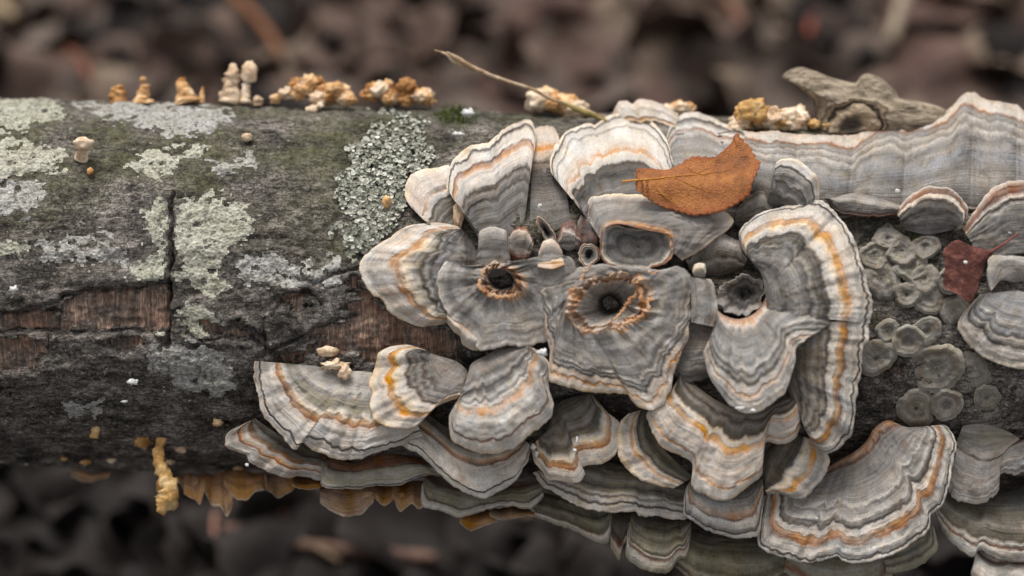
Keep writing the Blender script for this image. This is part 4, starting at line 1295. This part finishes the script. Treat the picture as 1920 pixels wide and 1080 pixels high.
# ------------------------------------------------------------------ the two leaves caught on the fungi
def flat_leaf(name, label, outline, wfun, mat, veins=None, axis=None, th=1.2, teeth=0.0, stem=None, smat=None):
    o, L = spline(outline, 150, True)
    o = o[:-1]
    if teeth:
        k = np.arange(len(o))
        c0 = o.mean(axis=0)
        dv = (o - c0) / np.linalg.norm(o - c0, axis=1, keepdims=True)
        o = o + dv * (teeth * (((k * 0.31) % 1.0) - 0.4) + 0.8 * vn(k / 2.0, 0.2, 3))[:, None]
    ctr = np.array(axis)                      # midrib polyline
    mid, _ = spline(ctr, 150)
    # every outline point is joined to its nearest midrib point
    M = mid[np.argmin(((o[:, None] - mid[None]) ** 2).sum(-1), axis=1)]
    rows, r1, r2 = 14, [], []
    vs, at = [], []
    for j in range(rows):
        s = j / (rows - 1)
        P = M * (1 - s) + o * s
        w = wfun(P[:, 0], P[:, 1]) + 5 * np.abs(s) ** 1.5 * np.sin(o[:, 0] / 23.0) + 2.0 * fbm(P[:, 0] / 9, P[:, 1] / 9, 12, 2)
        vs.append(wp(P[:, 0], P[:, 1], w))
        at.append(np.stack([P[:, 0], P[:, 1], np.full(len(o), s)], -1))
    vs.append(wp(o[:, 0], o[:, 1], wfun(o[:, 0], o[:, 1]) + 5 * np.sin(o[:, 0] / 23.0) - th * 2))
    at.append(at[-1])
    n = len(o)
    ii = np.arange(n * (rows + 1)).reshape(rows + 1, n)
    fs = np.stack([ii[:-1], ii[1:], np.roll(ii[1:], -1, 1), np.roll(ii[:-1], -1, 1)], -1).reshape(-1, 4)
    c = o.mean(axis=0)
    root = empty(name, wp(c[0], c[1], float(wfun(c[0], c[1])) - 2))
    tag(root, label, 'leaf')
    mesh_obj('blade', np.concatenate(vs), fs.tolist(), mat, root, attrs=dict(leafp=np.concatenate(at)))
    for v in veins or []:
        q = [(x, y, float(wfun(x, y)) + 1.2, r * 0.7) for x, y, r in v]
        tube('vein', q, smat, root, 2, 6, 5, 0.1)
    if stem:
        tube('stalk', stem, smat, root, 3, 8, 6)
    return root


t = NT('orange_leaf', 0.6)
lp = t.attr('leafp', True)
a = t.noise(t.vmul(lp, (1 / 40, 1 / 40, 1)), 1, 4, 0.6)
b = t.noise(t.vmul(lp, (1 / 3, 1 / 9, 0)), 1, 4, 0.7)
v1 = t.vor(t.vmul(lp, (1 / 5, 1 / 5, 0)), 1, 'DISTANCE_TO_EDGE')
c = t.ramp(a, [(0.3, lin((122, 74, 38))), (0.5, lin((154, 94, 46))), (0.68, lin((174, 112, 56)))])
c = t.val(c, t.mapr(b, 0.3, 0.7, 0.78, 1.18))
c = t.val(c, t.mapr(v1, 0.0, 0.12, 0.86, 1.0))
sx = t.n.new('ShaderNodeSeparateXYZ')
t.set(sx.inputs[0], lp)
c = t.mix(t.mapr(t.math('ADD', sx.outputs[2], t.math('MULTIPLY', t.math('SUBTRACT', a, 0.5), 0.8)), 0.82, 1.0, 0, 0.7), c, lin((142, 70, 36)))
spt = t.noise(t.vmul(lp, (1 / 11, 1 / 11, 0)), 1, 5, 0.75)
c = t.mix(t.mapr(spt, 0.56, 0.66, 0, 0.55), c, lin((96, 50, 26)))
OLEAF = t.out(c, t.bump(t.math('ADD', b, t.math('MULTIPLY', v1, 2)), 0.6, 0.0006))
t.b.inputs['Specular IOR Level'].default_value = 0.35
t = NT('yellow_vein', 0.6)
VEIN = t.out(t.ramp(t.noise(t.obj(), 500), [(0.3, lin((166, 104, 40))), (0.7, lin((192, 136, 58)))]))
lw_ = lambda x, y: 376 - (400 - np.asarray(y, float)) * 0.46 + 10 * np.exp(-((np.asarray(y, float) - 345) / 26.0) ** 2) + 0.02 * (np.asarray(x, float) - 1300)
flat_leaf('fallen_leaf', 'orange-brown toothed leaf lying on the upper fungus caps',
          [(1193, 340), (1195, 317), (1221, 316), (1252, 318), (1286, 301), (1302, 294), (1338, 294), (1359, 280), (1372, 266), (1380, 250), (1394, 265), (1407, 276),
           (1417, 295), (1425, 306), (1417, 329), (1409, 348), (1404, 366), (1380, 384), (1352, 396), (1312, 404), (1273, 398), (1234, 384), (1208, 368), (1193, 354)],
          lw_, OLEAF, [[(1194, 338, 1.6), (1230, 335, 1.4), (1270, 330, 1.2), (1320, 326, 0.9), (1370, 318, 0.4)], [(1262, 331, 1.0), (1285, 342, .9), (1320, 356, .6), (1360, 368, .3)],
                       [(1222, 337, 1.2), (1240, 362, 1.1), (1262, 378, .8), (1275, 386, .4)], [(1232, 362, .9), (1250, 366, .8), (1268, 378, .5)], [(1288, 312, .8), (1302, 322, .7), (1330, 330, .4)],
                       [(1300, 328, .7), (1340, 306, .5), (1376, 272, .3)]],
          [(1196, 338), (1240, 335), (1300, 330), (1350, 318), (1385, 285)], teeth=5.0,
          stem=[(1166, 341, lw_(1166, 341) + 4, 1.6), (1180, 339, lw_(1180, 339) + 4, 2.0), (1196, 338, lw_(1196, 338) + 2, 2.2)], smat=VEIN)
t = NT('dark_red_leaf', 0.75)
lp = t.attr('leafp', True)
a = t.noise(t.vmul(lp, (1 / 14, 1 / 14, 1)), 1, 4, 0.65)
RLEAF = t.out(t.ramp(a, [(0.3, lin((70, 42, 38))), (0.55, lin((106, 64, 56))), (0.72, lin((134, 90, 78)))]), t.bump(a, 0.7, 0.001))
t = NT('red_stalk', 0.7)
RST = t.out(t.ramp(t.noise(t.obj(), 400), [(0.3, lin((96, 52, 42))), (0.7, lin((136, 84, 70)))]))
rw_ = lambda x, y: 372 + 0.12 * (np.asarray(x, float) - 1800) + 8 * np.exp(-((np.asarray(x, float) - 1800) / 18.0) ** 2)
flat_leaf('fallen_leaf', 'dark red-brown curled dead leaf caught among the grey rosettes',
          [(1779, 458), (1796, 450), (1816, 459), (1847, 467), (1863, 472), (1848, 490), (1838, 521), (1832, 547), (1818, 567), (1798, 553), (1770, 537), (1772, 495), (1768, 472)],
          rw_, RLEAF, [], [(1858, 474), (1830, 490), (1800, 510), (1775, 535)], teeth=1.5,
          stem=[(1909, 438, 372, 1.6), (1884, 456, 382, 2.0), (1856, 474, 382, 2.6)], smat=RST)

# ------------------------------------------------------------------ dry grass stalk, flecks of debris
t = NT('dry_grass', 0.8)
GRS = t.out(t.ramp(t.noise(t.geo(), 300, 3), [(0.3, lin((134, 98, 66))), (0.7, lin((206, 184, 156)))]))
root = empty('grass_stalk', wp(1110, 214, 110))
tag(root, 'dry tan grass stalk leaning from the pale tan clump over the litter', 'grass stalk')
tube('stem', [(815, 94, 150, 1.2), (838, 102, 152, 2.6), (852, 116, 150, 3.4), (885, 128, 150, 3.4), (925, 143, 146, 3.2), (960, 155, 140, 3.2), (1000, 168, 132, 3.0), (1030, 184, 126, 3.0), (1070, 198, 122, 3.2), (1100, 208, 118, 3.0), (1140, 222, 112, 2)], GRS, root, 5)
tube('sheath', [(838, 97, 154, 1), (856, 108, 156, 3.6), (882, 124, 154, 4.0), (925, 143, 148, 3)], GRS, root, 6)
t = NT('dry_blade', 0.8)
GRB = t.out(t.ramp(t.noise(t.geo(), 200, 3), [(0.3, lin((104, 96, 54))), (0.7, lin((170, 150, 96)))]))
root = empty('dry_grass', wp(1120, 220, 120))
tag(root, 'short olive dry grass blade lying against the pale tan clump', 'grass blade')
tube('blade', [(1050, 190, 140, 1), (1080, 204, 142, 5), (1110, 216, 138, 5), (1150, 232, 130, 2)], GRB, root, 7)
t = NT('white_fluff', 0.9)
FLU = t.out(t.ramp(t.noise(t.geo(), 800, 3), [(0.3, lin((196, 194, 190))), (0.7, lin((236, 235, 232)))]))
for x, y, w, rx, ry, lab in [(878, 212, 150, 14, 10, 'white lichen fleck beside the green moss tuft'), (858, 252, 190, 14, 6, 'flat white fleck on bark below the moss tuft'),
                             (1018, 661, 412, 11, 7, 'white crumb in the notch between front fan and centre plate'), (1012, 386, 345, 4, 5, 'white grain on the narrow dark cap'),
                             (1000, 838, 352, 6, 5, 'white cobweb crumb at the left edge of the dusky fan'), (1006, 850, 352, 4, 6, 'second cobweb crumb on the dusky fan edge'), (1082, 826, 356, 3, 8, 'thin white cobweb shred in the middle of the dusky fan'),
                             (1078, 845, 356, 4, 4, 'white shred beside the dusky fan pinhole'), (1682, 359, 330, 5, 5, 'white grain on the long bluish shelf'),
                             (1811, 492, 386, 4, 4, 'white droplet on the dark red leaf'), (1894, 436, 350, 5, 4, 'white grain beside the dark red leaf stalk'),
                             (1388, 766, 430, 9, 4, 'white chipped crumb on the tip of the upper grey lobe'), (1412, 770, 430, 6, 4, 'white torn bit on the upper lobe tip'),
                             (1531, 972, 372, 3, 3, 'white grain on the great banded fan'), (25, 543, 356, 9, 7, 'white lichen speck on bark above the exposed wood'),
                             (250, 716, 318, 11, 7, 'pale green lichen rosette on shaded bark'), (233, 753, 292, 8, 3, 'white speck on shaded bark'), (463, 872, 320, 4, 4, 'white grain under the far left fan')]:
    o = lump('white_fleck', wp(x, y, max(w, float(wl(x, y)) + 2)), (rx * 0.75, ry * 0.7, min(rx, ry) * 0.4), FLU, None, x * 0.17, 0.9, 2.4, 16, 10)
    tag(o, lab, 'debris')

husk = empty('seed_husk', wp(618, 690, 325))
tag(husk, 'pale yellow seed husk with brown tail at the top edge of the wide whitish fan', 'seed husk')
lump('shell', wp(614, 659, 336), (18, 9, 8), PALE, husk, 4.2, 0.25, 1.5)
lump('tail', wp(628, 684, 336), (20, 8, 7), PALE, husk, 5.2, 0.7, 2.2)
lump('crumb', wp(646, 697, 338), (11, 13, 7), PALE, husk, 6.2, 0.5, 2.0)
flap = lump('cream_flap', wp(859, 404, 335), (8, 20, 7), PALE, None, 7.4, 0.5, 1.8)
tag(flap, 'small cream folded flap between the tan-rimmed fan and the tall grey fan', 'fungus')

# ------------------------------------------------------------------ leaf litter on the ground
def litter_mat(name, c1, c2, c3):
    t = NT(name, 0.75)
    co = t.obj()
    a = t.noise(co, 45, 4, 0.6)
    b = t.noise(co, 300, 3)
    c = t.ramp(a, [(0.3, lin(c1)), (0.5, lin(c2)), (0.7, lin(c3))])
    return t.out(t.val(c, t.mapr(b, 0.3, 0.7, 0.8, 1.15)), t.bump(a, 0.5, 0.003))


LIT = [litter_mat('litter_brown', (54, 42, 37), (84, 67, 59), (108, 90, 80)), litter_mat('litter_grey', (56, 47, 42), (86, 74, 67), (110, 96, 87)),
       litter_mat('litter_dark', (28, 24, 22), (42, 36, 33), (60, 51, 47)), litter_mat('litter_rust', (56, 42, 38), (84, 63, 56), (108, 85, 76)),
       litter_mat('litter_wet_dark', (22, 19, 18), (34, 29, 27), (50, 43, 40)),  # shade under the log is painted into this leaf colour
       litter_mat('litter_tan', (84, 70, 60), (112, 96, 82), (136, 118, 102))]


def litter_leaf(seed):
    r_ = random.Random(seed)
    L, Wd = r_.uniform(0.05, 0.085), r_.uniform(0.028, 0.05)
    nl, nw = 18, 9
    vs = []
    cu, cv, tw = r_.uniform(-9, 12), r_.uniform(-16, 22), r_.uniform(-6, 6)
    lob = r_.choice([0, 0, 0.25])
    for i in range(nl):
        u = i / (nl - 1)
        hw = Wd / 2 * (math.sin(math.pi * min(1, u * 0.97 + 0.015)) ** 0.75) * (1 + lob * math.sin(u * 22))
        for j in range(nw):
            v = (j / (nw - 1) * 2 - 1) * hw
            x = (u - 0.5) * L
            z = cu * x * x + cv * v * v + tw * x * v + 0.004 * math.sin(v * 190 + u * 7 + seed) + 0.003 * math.sin(u * 15 + seed)
            vs.append((x, v, z))
    ii = np.arange(nl * nw).reshape(nl, nw)
    fs = np.stack([ii[:-1, :-1], ii[1:, :-1], ii[1:, 1:], ii[:-1, 1:]], -1).reshape(-1, 4).tolist()
    m = bpy.data.meshes.new('dead_leaf')
    m.from_pydata(vs, [], fs)
    m.polygons.foreach_set('use_smooth', [True] * len(m.polygons))
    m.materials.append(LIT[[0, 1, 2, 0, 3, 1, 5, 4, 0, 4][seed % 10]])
    return m


LM_ = [litter_leaf(i) for i in range(20)]
rl = random.Random(99)
spots = []
for k in range(150):
    spots.append((rl.uniform(-60, 1980), rl.uniform(-90, 270), 0))
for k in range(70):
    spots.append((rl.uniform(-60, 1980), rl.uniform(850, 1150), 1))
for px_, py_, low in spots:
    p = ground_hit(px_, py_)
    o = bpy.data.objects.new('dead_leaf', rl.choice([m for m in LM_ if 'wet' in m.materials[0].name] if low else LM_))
    C.objects.link(o)
    o.location = Vector(p) + Vector((0, 0, rl.uniform(0.004, 0.02)))
    o.rotation_euler = (rl.gauss(0, 0.28), rl.gauss(0, 0.28), rl.uniform(0, 6.28))
    sc = rl.uniform(0.9, 1.8)
    o.scale = (sc, sc, sc)
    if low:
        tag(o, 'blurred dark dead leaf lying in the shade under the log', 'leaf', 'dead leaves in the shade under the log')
    else:
        tag(o, 'blurred brown dead leaf lying in the litter behind the log', 'leaf', 'dead leaves in the litter behind the log')


def twig(label, pts, cols, lift=0.012):
    """pts: (px, py, r in pixels); lies on the litter"""
    t = NT('twig_bark', 0.85)
    m = t.out(t.ramp(t.noise(t.geo(), 120, 4), [(0.3, lin(cols[0])), (0.7, lin(cols[1]))]))
    q = []
    for x, y, r in pts:
        p = ground_hit(x, y) + np.array([0, 0, lift])
        w = float(p @ EW) / PX
        k = (D - w) / D
        q.append((960 + float(p @ EX) / PX / k, 540 - float(p @ EU) / PX / k, w, r * k))
    o = tube('twig', q, m, None, len(label), 8, 6)
    tag(o, label, 'twig')


twig('pale curved dry stem in the litter above the left lichen', [(22, -40, 12), (16, 30, 12), (18, 75, 11), (45, 106, 10)], ((150, 128, 100), (182, 162, 134)), 0.03)
twig('orange-brown twig slanting through the litter behind the tan pegs', [(390, -20, 9), (430, 45, 10), (480, 95, 10), (516, 140, 9), (535, 180, 8)], ((112, 74, 52), (140, 96, 70)), 0.03)
twig('short rusty twig elbow in the litter behind the amber stub', [(230, 80, 7), (180, 110, 8), (135, 136, 9), (160, 160, 8), (180, 195, 7)], ((116, 70, 54), (138, 88, 70)), 0.02)
twig('tan broken twig behind the smooth pale clump', [(1120, -10, 13), (1180, 50, 14), (1230, 80, 15), (1275, 110, 12)], ((120, 96, 72), (168, 142, 110)), 0.03)
twig('thin brown twig behind the orange leaf', [(1350, 30, 8), (1385, 90, 9), (1420, 165, 8)], ((110, 76, 62), (140, 104, 86)), 0.02)
twig('red thin stem behind the gnarled knot', [(1535, 30, 5), (1520, 75, 6), (1500, 135, 5)], ((132, 62, 52), (156, 78, 64)), 0.02)
twig('pale upright dry stem behind the right side of the knot', [(1700, -20, 13), (1690, 40, 14), (1672, 100, 13), (1655, 150, 11)], ((128, 114, 96), (170, 156, 136)), 0.03)
twig('brown root-like twig in the shade below the log', [(330, 1010, 8), (420, 1030, 10), (560, 1062, 12), (820, 1090, 12)], ((96, 74, 64), (124, 98, 86)), 0.02)
twig('tiny pinkish twig tip sticking up in the shade', [(416, 1070, 5), (414, 1050, 5), (418, 1028, 5)], ((150, 108, 94), (172, 130, 114)), 0.03)
twig('dark twig crossing the shaded litter', [(120, 930, 7), (250, 1000, 8), (400, 1090, 8)], ((60, 50, 46), (84, 72, 66)), 0.015)

rt = random.Random(41)
TWM = []
for c1, c2 in (((92, 70, 54), (124, 98, 78)), ((110, 90, 72), (150, 128, 106)), ((96, 58, 46), (122, 78, 64))):
    t = NT('litter_twig', 0.85)
    TWM.append(t.out(t.ramp(t.noise(t.geo(), 120, 4), [(0.3, lin(c1)), (0.7, lin(c2))])))
for i in range(26):
    low = i > 18
    x, y = rt.uniform(0, 1920), (rt.uniform(930, 1080) if low else rt.uniform(-30, 200))
    an, L = rt.uniform(0, 3.14), rt.uniform(60, 190)
    q = []
    for k in range(4):
        p = ground_hit(x + math.cos(an) * L * (k / 3 - .5) + rt.uniform(-9, 9), y + math.sin(an) * L * 0.7 * (k / 3 - .5) + rt.uniform(-6, 6)) + np.array([0, 0, 0.022])
        w = float(p @ EW) / PX
        kk_ = (D - w) / D
        q.append((960 + float(p @ EX) / PX / kk_, 540 - float(p @ EU) / PX / kk_, w, rt.uniform(3, 7)))
    o = tube('twig', q, TWM[i % 3], None, i, 8, 5)
    if low:
        tag(o, 'blurred thin twig lying in the dark shade under the log', 'twig', 'twigs in the shade under the log')
    else:
        tag(o, 'blurred thin twig lying in the open litter behind the log', 'twig', 'thin twigs in the litter behind the log')
